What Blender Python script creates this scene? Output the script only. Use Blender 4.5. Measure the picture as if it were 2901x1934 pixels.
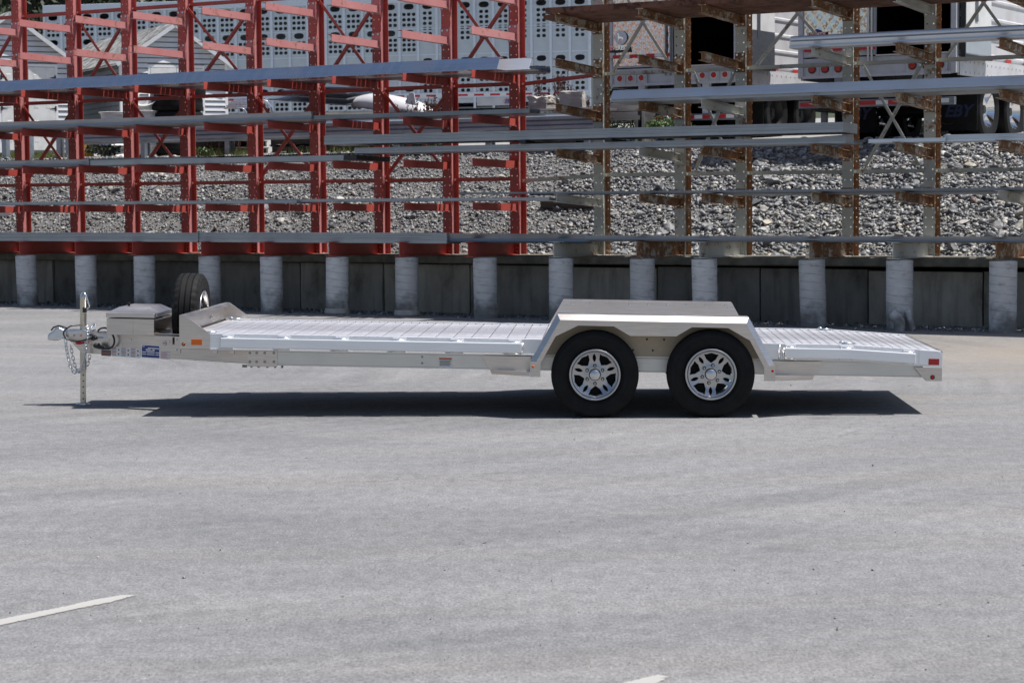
import bpy, bmesh, math, random
from mathutils import Vector, Matrix, noise
import numpy as np
random.seed(7); np.random.seed(7)
for o in list(bpy.data.objects): bpy.data.objects.remove(o)
SC = bpy.context.scene; COL = SC.collection

# ---------------------------------------------------------------- camera
F, CX, CY, ROLL, H = 6000., 1450.5, 967., .0078, 1.79      # pixels of the 2901 x 1934 photograph
PITCH = math.atan(410/F)
FW = Vector((0, math.cos(PITCH), -math.sin(PITCH))); UP0 = Vector((0, math.sin(PITCH), math.cos(PITCH))); XA = Vector((1, 0, 0))
RT = math.cos(ROLL)*XA-math.sin(ROLL)*UP0; UPV = math.cos(ROLL)*UP0+math.sin(ROLL)*XA; CAMP = Vector((0, 0, H))
cd = bpy.data.cameras.new('camera'); cam = bpy.data.objects.new('camera', cd); COL.objects.link(cam)
cd.sensor_width = 36; cd.lens = F/2901*36; cd.clip_end = 3000; cd.clip_start = .1
m = Matrix.Identity(4)
for i in range(3): m[i][0] = RT[i]; m[i][1] = UPV[i]; m[i][2] = -FW[i]; m[i][3] = CAMP[i]
cam.matrix_world = m; SC.camera = cam
cd.dof.use_dof = True; cd.dof.focus_distance = 17.3; cd.dof.aperture_fstop = 7.1

# ---------------------------------------------------------------- sky, sun, exposure
SUN = Vector((.372, -.03, .93)).normalized()
W = bpy.data.worlds.new('World'); SC.world = W; W.use_nodes = True
nt = W.node_tree; sky = nt.nodes.new('ShaderNodeTexSky'); sky.sky_type = 'NISHITA'; sky.sun_disc = False
sky.sun_elevation = math.asin(SUN.z); sky.sun_rotation = math.atan2(SUN.x, SUN.y)
sky.air_density = 1.0; sky.dust_density = 1.5; sky.ozone_density = 1.0
nt.links.new(sky.outputs[0], nt.nodes['Background'].inputs[0]); nt.nodes['Background'].inputs[1].default_value = .08
sl = bpy.data.lights.new('sun', 'SUN'); so = bpy.data.objects.new('sun', sl); COL.objects.link(so)
sl.energy = 5.0; sl.angle = math.radians(.53); sl.color = (1, .965, .92)
so.rotation_euler = SUN.to_track_quat('Z', 'Y').to_euler(); so.location = (0, 0, 30)
vs = SC.view_settings; vs.view_transform = 'Standard'; vs.look = 'None'; vs.gamma = 1; vs.use_curve_mapping = False; vs.exposure = .42
SC.cycles.caustics_reflective = False; SC.cycles.caustics_refractive = False; SC.cycles.blur_glossy = 1.

# ---------------------------------------------------------------- pixel helpers
def ray(x, y): return (x-CX)*RT-(y-CY)*UPV+F*FW
def plane(x, y, o, n):
    d = ray(x, y); return CAMP+d*((Vector(o)-CAMP).dot(n)/d.dot(n))
def PY(x, y, Y): return plane(x, y, (0, Y, 0), Vector((0, 1, 0)))
def GR(x, y, z=0): return plane(x, y, (0, 0, z), Vector((0, 0, 1)))
RA = -math.atan2(.5237, .852)                               # the rack line runs at this angle
B0 = Vector((-8.29, 36.14, 0)); RK = Matrix.Translation(B0) @ Matrix.Rotation(RA, 4, 'Z')
UV = RK.to_3x3() @ Vector((1, 0, 0)); BV = RK.to_3x3() @ Vector((0, 1, 0))
def RP(x, y, v):
    q = plane(x, y, B0+v*BV, BV)-B0; return q.dot(UV), q.z
def RW(u, v, z=0): return RK @ Vector((u, v, z))
TM = Matrix.Translation((1.184, 18.29, 0)) @ Matrix.Rotation(-.045, 4, 'Z') @ Matrix.Rotation(.0226, 4, 'Y')
TI = TM.inverted()
def TL(x, y, c):
    n = TM.to_3x3() @ Vector((0, 1, 0)); l = TI @ plane(x, y, TM @ Vector((0, c, 0)), n); return l.x, l.z
def TLP(x, y, p0, p1):                                      # vertical trailer plane through two points
    d = Vector((p1[0]-p0[0], p1[1]-p0[1], 0)).normalized(); n = Vector((-d.y, d.x, 0))
    l = TI @ plane(x, y, TM @ Vector((p0[0], p0[1], 0)), TM.to_3x3() @ n); return (l-Vector((p0[0], p0[1], 0))).dot(d), l.z

# ---------------------------------------------------------------- mesh builder
class MB:
    def __init__(s): s.v = []; s.f = []; s.m = []
    def add(s, vs, fs, M=None, mi=0):
        o = len(s.v); s.v += [tuple(M @ Vector(p)) if M else tuple(p) for p in vs]
        s.f += [tuple(o+i for i in f) for f in fs]; s.m += [mi]*len(fs); return s
    def box(s, x0, x1, y0, y1, z0, z1, M=None, mi=0):
        v = [(x, y, z) for z in (z0, z1) for y in (y0, y1) for x in (x0, x1)]
        return s.add(v, [(0, 2, 3, 1), (4, 5, 7, 6), (0, 1, 5, 4), (2, 6, 7, 3), (0, 4, 6, 2), (1, 3, 7, 5)], M, mi)
    def ext(s, pts, vec, M=None, mi=0):                      # a polygon (3D) pushed along vec
        n = len(pts); v = [Vector(p) for p in pts]; v2 = [p+Vector(vec) for p in v]
        return s.add(v+v2, [tuple(range(n))[::-1], tuple(range(n, 2*n))]+[(i, (i+1) % n, n+(i+1) % n, n+i) for i in range(n)], M, mi)
    def cyl(s, p0, p1, r, n=10, r1=None, M=None, mi=0, cap=True):
        p0 = Vector(p0); p1 = Vector(p1); q = (p1-p0).to_track_quat('Z', 'Y'); r1 = r if r1 is None else r1; v = []
        for p, rr in ((p0, r), (p1, r1)):
            v += [p+q @ Vector((rr*math.cos(2*math.pi*i/n), rr*math.sin(2*math.pi*i/n), 0)) for i in range(n)]
        f = [(i, (i+1) % n, n+(i+1) % n, n+i) for i in range(n)]
        if cap: f += [tuple(range(n))[::-1], tuple(range(n, 2*n))]
        return s.add(v, f, M, mi)
    def tube(s, path, r, n=8, closed=False, M=None, mi=0):
        P = [Vector(p) for p in path]; k = len(P); v = []; up = None
        for i in range(k):
            a = P[i-1] if (i or closed) else P[0]; b = P[(i+1) % k] if (i < k-1 or closed) else P[-1]
            t = (b-a).normalized()
            if up is None: up = t.orthogonal().normalized()
            up = (up-t*up.dot(t)).normalized(); w = t.cross(up)
            rr = r[i] if isinstance(r, (list, tuple)) else r
            v += [P[i]+(up*math.cos(2*math.pi*j/n)+w*math.sin(2*math.pi*j/n))*rr for j in range(n)]
        f = []
        for i in range(k if closed else k-1):
            a = i*n; b = ((i+1) % k)*n
            f += [(a+j, a+(j+1) % n, b+(j+1) % n, b+j) for j in range(n)]
        if not closed: f += [tuple(range(n))[::-1], tuple(range((k-1)*n, k*n))]
        return s.add(v, f, M, mi)
    def lathe(s, prof, n=32, M=None, mi=0, fn=None):         # profile (r, h) about local Z; fn(r, h, a, i) -> r
        v = []; k = len(prof)
        for i in range(n):
            a = 2*math.pi*i/n
            for j, (r, h) in enumerate(prof):
                rr = fn(r, h, a, i, j) if fn else r
                v.append((rr*math.cos(a), rr*math.sin(a), h))
        f = [(i*k+j, ((i+1) % n)*k+j, ((i+1) % n)*k+j+1, i*k+j+1) for i in range(n) for j in range(k-1)]
        return s.add(v, f, M, mi)
    def mesh(s, name='m', smooth=False):
        me = bpy.data.meshes.new(name); me.from_pydata(s.v, [], s.f)
        if any(s.m): me.polygons.foreach_set('material_index', s.m)
        me.update()
        if smooth: me.polygons.foreach_set('use_smooth', [True]*len(me.polygons))
        return me
    def build(s, name, mats, parent=None, smooth=False, bevel=0, seg=2, mw=None, fix=True):
        me = s.mesh(name, False)
        if fix:
            bm = bmesh.new(); bm.from_mesh(me); bmesh.ops.recalc_face_normals(bm, faces=bm.faces); bm.to_mesh(me); bm.free()
        if smooth is True: me.polygons.foreach_set('use_smooth', [True]*len(me.polygons))
        for mt in (mats if isinstance(mats, (list, tuple)) else [mats]): me.materials.append(mt)
        o = bpy.data.objects.new(name, me); COL.objects.link(o)
        if smooth == 'auto':
            me.polygons.foreach_set('use_smooth', [True]*len(me.polygons))
            bm = bmesh.new(); bm.from_mesh(me)
            for e in bm.edges: e.smooth = e.calc_face_angle(0) < .6
            bm.to_mesh(me); bm.free()
        if parent: o.parent = parent
        if mw is not None: o.matrix_world = mw
        if bevel:
            b = o.modifiers.new('bevel', 'BEVEL'); b.width = bevel; b.segments = seg; b.limit_method = 'ANGLE'; b.angle_limit = .6
        return o
def inst(me, name, parent=None, M=None):
    o = bpy.data.objects.new(name, me); COL.objects.link(o)
    if parent: o.parent = parent
    if M is not None: o.matrix_basis = M
    return o
def tag(o, label, cat, group=None):
    o['label'] = label; o['category'] = cat
    if group: o['group'] = group
    return o
def thing(name, label, cat, M, group=None):
    o = bpy.data.objects.new(name, None); COL.objects.link(o); o.empty_display_size = .2; o.matrix_world = M
    return tag(o, label, cat, group)
def struct(o, kind='structure'): o['kind'] = kind; return o
T = Matrix.Translation
def RX(a): return Matrix.Rotation(a, 4, 'X')
def RY(a): return Matrix.Rotation(a, 4, 'Y')
def RZ(a): return Matrix.Rotation(a, 4, 'Z')

# ---------------------------------------------------------------- materials
MATS = {}
def new(name):
    mt = bpy.data.materials.new(name); mt.use_nodes = True; n = mt.node_tree; MATS[name] = mt
    return mt, n, n.nodes['Principled BSDF']
def N(n, t, **k):
    x = n.nodes.new(t)
    for a, b in k.items():
        if a == 'ins':
            for i, vv in b.items(): x.inputs[i].default_value = vv
        else: setattr(x, a, b)
    return x
def ramp(n, src, stops):
    r = n.nodes.new('ShaderNodeValToRGB'); e = r.color_ramp.elements
    while len(e) < len(stops): e.new(.5)
    for i, (p, c) in enumerate(stops):
        e[i].position = p; e[i].color = (c, c, c, 1) if isinstance(c, (int, float)) else (*c, 1)
    n.links.new(src, r.inputs[0]); return r.outputs[0]
def mixc(n, fac, a, b, mode='MIX'):
    x = n.nodes.new('ShaderNodeMix'); x.data_type = 'RGBA'; x.blend_type = mode
    for i, vv in ((0, fac), (6, a), (7, b)):
        if hasattr(vv, 'is_linked') or hasattr(vv, 'links'): n.links.new(vv, x.inputs[i])
        elif i == 0: x.inputs[0].default_value = vv
        else: x.inputs[i].default_value = (*vv, 1) if len(vv) == 3 else vv
    return x.outputs[2]
def coord(n, out='Object', scale=(1, 1, 1)):
    tc = n.nodes.new('ShaderNodeTexCoord'); mp = n.nodes.new('ShaderNodeMapping'); mp.inputs[3].default_value = scale
    n.links.new(tc.outputs[out], mp.inputs[0]); return mp.outputs[0]
def nz(n, vec, scale, detail=4, rough=.55):
    x = N(n, 'ShaderNodeTexNoise', ins={'Scale': scale, 'Detail': detail, 'Roughness': rough}); n.links.new(vec, x.inputs['Vector']); return x.outputs['Fac']
def bump(n, bs, h, strength=.2, dist=.01):
    b = N(n, 'ShaderNodeBump', ins={'Strength': strength, 'Distance': dist}); n.links.new(h, b.inputs['Height']); n.links.new(b.outputs[0], bs.inputs['Normal'])
def mk(name, c1, c2=None, scale=6, rough=.5, metal=0, bmp=0, bs=40, st=(1, 1, 1), lo=.35, hi=.65, spec=.5, rv=0, rand=0):
    mt, n, b = new(name); b.inputs['Roughness'].default_value = rough; b.inputs['Metallic'].default_value = metal; b.inputs['Specular IOR Level'].default_value = spec
    v = coord(n, 'Object', st)
    if c2 is not None:
        f = ramp(n, nz(n, v, scale), [(lo, 0), (hi, 1)]); c = mixc(n, f, c1, c2)
        if rand:
            oi = n.nodes.new('ShaderNodeObjectInfo'); g = ramp(n, oi.outputs['Random'], [(0, 1-rand), (1, 1+rand)])
            c = mixc(n, 1., c, g, 'MULTIPLY')
        n.links.new(c, b.inputs['Base Color'])
    else: b.inputs['Base Color'].default_value = (*c1, 1)
    if rv: n.links.new(ramp(n, nz(n, v, scale*1.7, 5), [(.3, rough-rv), (.7, rough+rv)]), b.inputs['Roughness'])
    if bmp: bump(n, b, nz(n, v, bs, 3), bmp, .01)
    return mt
# asphalt
mt, n, b = new('asphalt'); v = coord(n, 'Object')
big = ramp(n, nz(n, coord(n, 'Object', (.45, .9, 1)), .55, 6, .68), [(.34, (.140, .141, .147)), (.66, (.205, .203, .205))])
brown = ramp(n, nz(n, coord(n, 'Object', (.16, 1.3, 1)), .9, 4), [(.5, 0), (.72, .55)])
c = mixc(n, brown, big, (.185, .172, .158))
fine = ramp(n, nz(n, coord(n, 'Object', (1, .45, 1)), 75, 3, .8), [(.36, .66), (.5, 1.), (.64, 1.33)]); c = mixc(n, 1., c, fine, 'MULTIPLY'); mid_ = ramp(n, nz(n, coord(n, 'Object', (1, .6, 1)), 12, 5, .75), [(.36, .84), (.64, 1.16)]); c = mixc(n, 1., c, mid_, 'MULTIPLY')
vo = N(n, 'ShaderNodeTexVoronoi', ins={'Scale': 26.}); n.links.new(v, vo.inputs['Vector'])
sp = ramp(n, vo.outputs['Distance'], [(.05, 1), (.11, 0)])
hsv = n.nodes.new('ShaderNodeSeparateColor'); n.links.new(vo.outputs['Color'], hsv.inputs[0])
pick = ramp(n, hsv.outputs[0], [(.80, 0), (.82, .75)]); mm = N(n, 'ShaderNodeMath', operation='MULTIPLY'); n.links.new(sp, mm.inputs[0]); n.links.new(pick, mm.inputs[1])
c = mixc(n, mm.outputs[0], c, (.5, .48, .44))
pick2 = ramp(n, hsv.outputs[1], [(.86, 0), (.88, .8)]); m2 = N(n, 'ShaderNodeMath', operation='MULTIPLY'); n.links.new(sp, m2.inputs[0]); n.links.new(pick2, m2.inputs[1])
c = mixc(n, m2.outputs[0], c, (.05, .05, .052))
# broad arcs left by turning tyres
ce = N(n, 'ShaderNodeVectorMath', operation='SUBTRACT'); n.links.new(v, ce.inputs[0]); ce.inputs[1].default_value = (-7., 22., 0); ln = N(n, 'ShaderNodeVectorMath', operation='LENGTH'); n.links.new(ce.outputs[0], ln.inputs[0])
arc = N(n, 'ShaderNodeTexNoise', noise_dimensions='1D', ins={'Scale': 2.6, 'Detail': 4., 'Roughness': .6}); n.links.new(ln.outputs['Value'], arc.inputs['W'])
ag = ramp(n, nz(n, v, .22, 3), [(.42, 0), (.62, 1)]); c = mixc(n, ag, c, mixc(n, 1., c, ramp(n, arc.outputs['Fac'], [(.35, .86), (.65, 1.12)]), 'MULTIPLY'))
# dust blown into the corner by the wall, and a few dark drips
dd = N(n, 'ShaderNodeVectorMath', operation='DISTANCE'); n.links.new(v, dd.inputs[0]); dd.inputs[1].default_value = (7.2, 23.2, 0); dn = N(n, 'ShaderNodeMath', operation='MULTIPLY_ADD'); n.links.new(nz(n, v, .8, 5), dn.inputs[0]); dn.inputs[1].default_value = 5.; n.links.new(dd.outputs['Value'], dn.inputs[2])
mr = N(n, 'ShaderNodeMapRange', ins={1: 3.8, 2: 7.2, 3: .6, 4: 0.}); n.links.new(dn.outputs[0], mr.inputs[0]); c = mixc(n, mr.outputs[0], c, (.25, .21, .165))
dv_ = N(n, 'ShaderNodeTexVoronoi', ins={'Scale': .55}); n.links.new(v, dv_.inputs['Vector']); dj = N(n, 'ShaderNodeMath', operation='MULTIPLY_ADD'); n.links.new(nz(n, v, 7, 4), dj.inputs[0]); dj.inputs[1].default_value = .12; n.links.new(dv_.outputs['Distance'], dj.inputs[2]); c = mixc(n, ramp(n, dj.outputs[0], [(.08, .4), (.15, 0)]), c, (.085, .085, .088))
# cracks with a wandering line
wv = N(n, 'ShaderNodeTexVoronoi', feature='DISTANCE_TO_EDGE', ins={'Scale': .22})
wn = N(n, 'ShaderNodeTexNoise', ins={'Scale': 2.2, 'Detail': 5.}); n.links.new(v, wn.inputs['Vector'])
wc = N(n, 'ShaderNodeVectorMath', operation='MULTIPLY_ADD'); wc.inputs[1].default_value = (.7, .7, .7); n.links.new(wn.outputs['Color'], wc.inputs[0]); n.links.new(v, wc.inputs[2]); n.links.new(wc.outputs[0], wv.inputs['Vector'])
ck = ramp(n, wv.outputs['Distance'], [(0, .45), (.003, 0)]); gate = ramp(n, nz(n, v, .35, 2), [(.5, 0), (.6, 1)])
m3 = N(n, 'ShaderNodeMath', operation='MULTIPLY'); n.links.new(ck, m3.inputs[0]); n.links.new(gate, m3.inputs[1]); c = mixc(n, m3.outputs[0], c, (.06, .06, .06))
n.links.new(c, b.inputs['Base Color']); b.inputs['Roughness'].default_value = .82; bump(n, b, nz(n, v, 130, 3, .7), .5, .006)
# aluminium of several finishes
def alu(name, col=(.80, .80, .80), rough=.34, st=(2, 2, 40), rv=.07, var=.12, metal=1., bmp=.0):
    mt, n, b = new(name); v = coord(n, 'Object', st); f = nz(n, v, 3, 5, .65); w = nz(n, coord(n, 'Object', (1, 1, 1)), 2.3, 4)
    lo = tuple(x*(1-var) for x in col)
    c = mixc(n, ramp(n, f, [(.3, 0), (.7, 1)]), lo, col); c = mixc(n, ramp(n, w, [(.35, .0), (.75, .35)]), c, tuple(x*(1-var*1.6) for x in col))
    n.links.new(c, b.inputs['Base Color']); b.inputs['Metallic'].default_value = metal
    n.links.new(ramp(n, w, [(.3, rough-rv), (.7, rough+rv)]), b.inputs['Roughness'])
    if bmp: bump(n, b, nz(n, coord(n, 'Object', (6, 6, 6)), 1, 2), bmp, .02)
    return mt
alu('alu', (.66, .65, .63), .36); alu('alu_rail', (.93, .94, .96), .40, (1, 2, 60), metal=.6); alu('alu_shelf', (.74, .75, .78), .26, (.3, 3, 8), .05, .2, 1.); alu('alu_bright', (.72, .75, .79), .40, (.3, 3, 8), .08, .15, .55); alu('panel_rib', (.70, .75, .82), .45, (.7, .7, 1.5), .08, .08, .5); alu('alu_plate', (.69, .635, .595), .34, (1.6, 1.6, 30), .09, .2)
alu('alu_deck', (.74, .73, .755), .42, (3, .6, 3), .1, .16, .75); alu('alu_bar', (.40, .415, .435), .42, (.3, 3, 8), .1, .22, .6); alu('alu_dark', (.27, .285, .31), .42, (.3, 3, 8), .1, .3)
alu('alu_well_shade', (.44, .37, .285), .5, (8, 8, 60), .05, .15); alu('cap_alloy', (.6, .6, .61), .24, (4, 4, 4), .04, .08); alu('bolt_steel', (.30, .30, .31), .4, (5, 5, 5), .05, .1); alu('alu_weld', (.85, .85, .85), .34, (20, 20, 20), .05, .1, bmp=.5); alu('rim_alloy', (.47, .47, .48), .33, (4, 4, 4), .06, .08); alu('zinc', (.66, .70, .74), .30, (5, 5, 5), .08, .15)
alu('zinc_gold', (.62, .58, .50), .33, (5, 5, 30), .08, .15); alu('chrome', (.9, .9, .92), .08, (2, 2, 2), .03, .04); alu('stainless', (.82, .76, .72), .10, (2, 2, 2), .03, .08)
alu('galvanised', (.36, .41, .46), .45, (.6, 3, 3), .08, .25, .8); alu('panel_alu', (.60, .64, .68), .45, (.7, .7, 1.5), .08, .12, .75)
mk('rubber', (.0055, .0055, .006), (.010, .0098, .0095), 9, .7, bmp=.1, bs=60, spec=.22); mk('black', (.012, .012, .013), None, rough=.4); mk('cable', (.014, .014, .016), None, rough=.35)
mk('dark_void', (.008, .008, .009), None, rough=.9); mk('white_paint', (.70, .70, .69), (.56, .56, .55), 5, .35, lo=.4, hi=.8); mk('trailer_white', (.54, .54, .56), (.42, .40, .39), 3, .4, lo=.45, hi=.85)
mk('vinyl', (.62, .63, .66), (.55, .56, .58), 4, .5, bmp=.06, bs=30); mk('vinyl_shaded', (.22, .23, .24), (.19, .20, .21), 4, .5); mk('trim_white', (.74, .74, .75), None, rough=.45)
mk('lamp_red', (.42, .012, .010), None, rough=.18); mk('lamp_amber', (.72, .14, .006), None, rough=.2); mk('tape_red', (.50, .02, .02), None, rough=.3); mk('tape_white', (.72, .72, .72), None, rough=.3)
mk('decal_white', (.72, .72, .72), None, rough=.4); mk('decal_blue', (.03, .05, .22), None, rough=.3); mk('decal_orange', (.60, .10, .02), None, rough=.4); mk('decal_text', (.10, .10, .11), None, rough=.5); mk('decal_red', (.45, .03, .03), None, rough=.4)
mk('plastic_red', (.45, .01, .01), None, rough=.3); mk('copper_bolt', (.55, .28, .18), None, rough=.35, metal=1)
mk('brand_blue', (.02, .05, .22), None, rough=.4); mk('brand_red', (.5, .02, .02), None, rough=.4); mk('flap_blue', (.010, .022, .07), None, rough=.5); mk('flap_red', (.07, .008, .006), None, rough=.5)
mk('yellow', (.55, .33, .03), (.42, .25, .03), 6, .5); mk('tarp_blue', (.06, .22, .36), None, rough=.5); mk('wood', (.10, .09, .08), (.05, .045, .04), 6, .85, st=(1, 12, 12)); mk('pale_wood', (.34, .29, .22), (.22, .19, .15), 5, .8, st=(1, 12, 12))
# painted steel
def steel(name, base, fade, rust, amount, rough=.45, shadeb=.1, spec=.5, sheen=0):
    mt, n, b = new(name); v = coord(n, 'Object', (1, 1, 1)); oi = n.nodes.new('ShaderNodeObjectInfo')
    off = N(n, 'ShaderNodeVectorMath', operation='SCALE'); cb = n.nodes.new('ShaderNodeCombineXYZ')
    for i in range(3): n.links.new(oi.outputs['Random'], cb.inputs[i])
    n.links.new(cb.outputs[0], off.inputs[0]); off.inputs['Scale'].default_value = 37.
    ad = N(n, 'ShaderNodeVectorMath', operation='ADD'); n.links.new(v, ad.inputs[0]); n.links.new(off.outputs[0], ad.inputs[1]); v = ad.outputs[0]
    c = mixc(n, ramp(n, nz(n, v, 2.2, 5), [(.3, 0), (.72, 1)]), base, fade)
    r1 = nz(n, v, 4.2, 7, .7); r2 = nz(n, v, 22, 4, .7)
    sm = N(n, 'ShaderNodeMath', operation='MULTIPLY_ADD'); n.links.new(r2, sm.inputs[0]); sm.inputs[1].default_value = .45; n.links.new(r1, sm.inputs[2])
    f = ramp(n, sm.outputs[0], [(amount, 0), (amount+.11, .95)])
    rc = mixc(n, ramp(n, r2, [(.3, 0), (.7, 1)]), rust, tuple(x*.45 for x in rust)); c = mixc(n, f, c, rc); n.links.new(c, b.inputs['Base Color'])
    n.links.new(ramp(n, f, [(0, rough), (1, .9)]), b.inputs['Roughness']); b.inputs['Specular IOR Level'].default_value = spec
    b.inputs['Sheen Weight'].default_value = sheen; b.inputs['Sheen Roughness'].default_value = .6; bump(n, b, sm.outputs[0], shadeb, .006); return mt
steel('red_paint', (.37, .050, .037), (.47, .092, .072), (.30, .10, .035), .86, .5, .05, .5, .0)
steel('red_faded_sunlit', (.44, .12, .115), (.50, .19, .185), (.32, .12, .05), .79, .5, .05, .5, .2)  # paler red: sunlight put into the colour, along with some fading
steel('grey_paint', (.44, .435, .39), (.54, .53, .48), (.29, .14, .06), .80, .5, .1); steel('rusty_flange', (.44, .40, .33), (.5, .46, .4), (.30, .115, .035), .56, .7, .2); steel('grey_rusty', (.50, .45, .36), (.56, .51, .43), (.31, .14, .05), .62, .6, .2)
steel('rust_steel', (.12, .048, .028), (.18, .075, .045), (.08, .028, .014), .72, .8, .3)
# concrete
mt, n, b = new('pier_concrete'); v = coord(n, 'Object'); st = ramp(n, nz(n, coord(n, 'Object', (2, 2, 4)), 2.5, 7, .7), [(.27, (.26, .25, .24)), (.43, (.55, .545, .545)), (.75, (.68, .675, .675))])
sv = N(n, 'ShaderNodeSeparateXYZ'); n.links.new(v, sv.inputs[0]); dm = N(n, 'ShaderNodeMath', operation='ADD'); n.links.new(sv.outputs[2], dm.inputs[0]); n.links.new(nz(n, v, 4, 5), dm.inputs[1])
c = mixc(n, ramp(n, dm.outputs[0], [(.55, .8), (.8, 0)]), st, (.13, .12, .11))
at = N(n, 'ShaderNodeMath', operation='ARCTAN2'); n.links.new(sv.outputs[1], at.inputs[0]); n.links.new(sv.outputs[0], at.inputs[1]); oi = n.nodes.new('ShaderNodeObjectInfo')
ph = N(n, 'ShaderNodeMath', operation='MULTIPLY_ADD'); n.links.new(at.outputs[0], ph.inputs[0]); ph.inputs[1].default_value = 1/(2*math.pi); zz_ = N(n, 'ShaderNodeMath', operation='MULTIPLY_ADD'); n.links.new(sv.outputs[2], zz_.inputs[0]); zz_.inputs[1].default_value = 9.; n.links.new(oi.outputs['Random'], zz_.inputs[2]); n.links.new(zz_.outputs[0], ph.inputs[2])
wb = N(n, 'ShaderNodeMath', operation='MULTIPLY_ADD'); n.links.new(nz(n, v, 14, 4), wb.inputs[0]); wb.inputs[1].default_value = .16; n.links.new(ph.outputs[0], wb.inputs[2]); fr_ = N(n, 'ShaderNodeMath', operation='FRACT'); n.links.new(wb.outputs[0], fr_.inputs[0])
seam = ramp(n, fr_.outputs[0], [(.44, 0), (.5, .85), (.53, 0)]); gt = ramp(n, nz(n, coord(n, 'Object', (1, 1, 3)), 5, 3), [(.38, .15), (.55, 1)]); sg_ = N(n, 'ShaderNodeMath', operation='MULTIPLY'); n.links.new(seam, sg_.inputs[0]); n.links.new(gt, sg_.inputs[1]); c = mixc(n, sg_.outputs[0], c, (.07, .065, .06))
tone = ramp(n, oi.outputs['Random'], [(0, (.72, .71, .70)), (.5, (.95, .95, .95)), (1, (1.08, 1.07, 1.05))]); c = mixc(n, 1., c, tone, 'MULTIPLY'); n.links.new(c, b.inputs['Base Color']); b.inputs['Roughness'].default_value = .85; bump(n, b, nz(n, v, 30, 6, .7), .5, .012)
mt, n, b = new('wall_concrete'); v = coord(n, 'Object'); c = ramp(n, nz(n, coord(n, 'Object', (1, 1, .6)), 2.2, 7, .62), [(.30, (.12, .11, .095)), (.44, (.25, .235, .21)), (.72, (.37, .355, .325))])
c = mixc(n, ramp(n, nz(n, coord(n, 'Object', (7, 7, .5)), 1.3, 4), [(.5, 0), (.72, .55)]), c, (.10, .092, .085)); oi = n.nodes.new('ShaderNodeObjectInfo'); c = mixc(n, 1., c, ramp(n, oi.outputs['Random'], [(0, (.5, .5, .5)), (.5, (.95, .93, .9)), (1, (1.35, 1.3, 1.22))]), 'MULTIPLY'); n.links.new(c, b.inputs['Base Color']); b.inputs['Roughness'].default_value = .9; bump(n, b, nz(n, v, 18, 6, .7), .4, .02)
mk('cap_concrete', (.10, .095, .075), (.20, .185, .15), 5, .9, bmp=.3, bs=30)
# stones
def stone(name, rnd):
    mt, n, b = new(name); g = n.nodes.new('ShaderNodeNewGeometry' if rnd == 'island' else 'ShaderNodeObjectInfo')
    s = g.outputs['Random Per Island'] if rnd == 'island' else g.outputs['Random']
    c = ramp(n, s, [(0, (.05, .053, .06)), (.25, (.115, .12, .13)), (.55, (.20, .205, .218)), (.78, (.27, .272, .275)), (.87, (.32, .295, .235)), (.95, (.43, .425, .41)), (1, (.14, .08, .055))])
    v = coord(n, 'Object'); c = mixc(n, 1., c, ramp(n, nz(n, v, 30, 4), [(.25, .7), (.75, 1.25)]), 'MULTIPLY'); n.links.new(c, b.inputs['Base Color'])
    b.inputs['Roughness'].default_value = .48; b.inputs['Specular IOR Level'].default_value = .6; bump(n, b, nz(n, v, 60, 3), .3, .01); return mt
mk('grit_pale', (.42, .41, .39), None, rough=.5); stone('stone_small', 'island'); stone('stone_big', 'object')
mk('soil', (.10, .10, .10), (.15, .147, .142), 9, .9, bmp=.6, bs=25); mk('yard_gravel', (.20, .20, .20), (.32, .31, .29), 14, .9, bmp=.5, bs=40); mk('hill_green', (.02, .03, .014), (.035, .045, .02), .2, .9)
mk('grass', (.10, .15, .03), (.17, .17, .055), 3, .6); mk('leaf', (.045, .085, .02), (.08, .13, .03), 2, .5); mk('leaf_dark', (.012, .020, .008), (.025, .035, .014), .5, .55); mk('seed_brown', (.10, .035, .022), (.06, .025, .018), 6, .8); mk('bark', (.06, .045, .035), (.035, .028, .022), 8, .9)
mk('cardboard', (.42, .39, .36), (.34, .31, .28), 6, .75, bmp=.2, bs=12)
# worn paint line (broken up by an alpha of its own wear)
mt, n, b = new('line_paint'); v = coord(n, 'Object'); tr = n.nodes.new('ShaderNodeBsdfTransparent'); mx = n.nodes.new('ShaderNodeMixShader')
b.inputs['Base Color'].default_value = (.40, .39, .37, 1); b.inputs['Roughness'].default_value = .8
uvn = n.nodes.new('ShaderNodeUVMap'); su = N(n, 'ShaderNodeSeparateXYZ'); n.links.new(uvn.outputs[0], su.inputs[0])
ed = N(n, 'ShaderNodeMath', operation='MULTIPLY_ADD'); n.links.new(nz(n, v, 40, 6, .75), ed.inputs[0]); ed.inputs[1].default_value = 1.; n.links.new(su.outputs[0], ed.inputs[2])
n.links.new(ramp(n, ed.outputs[0], [(.86, 0), (1.5, .85)]), mx.inputs[0]); n.links.new(tr.outputs[0], mx.inputs[1]); n.links.new(b.outputs[0], mx.inputs[2]); n.links.new(mx.outputs[0], n.nodes['Material Output'].inputs[0])
MT = MATS
FONT = None
def text(name, s, size, mtl, parent, M, depth=.002, shear=0, bold=0):
    c = bpy.data.curves.new(name, 'FONT'); c.body = s; c.size = size; c.extrude = depth; c.align_x = 'CENTER'; c.align_y = 'CENTER'; c.shear = shear; c.offset = bold; c.resolution_u = 3
    o = bpy.data.objects.new(name, c); COL.objects.link(o); dg = bpy.context.evaluated_depsgraph_get(); me = bpy.data.meshes.new_from_object(o.evaluated_get(dg)); bpy.data.objects.remove(o)
    me.materials.clear(); me.materials.append(mtl); return inst(me, name, parent, M)

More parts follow.
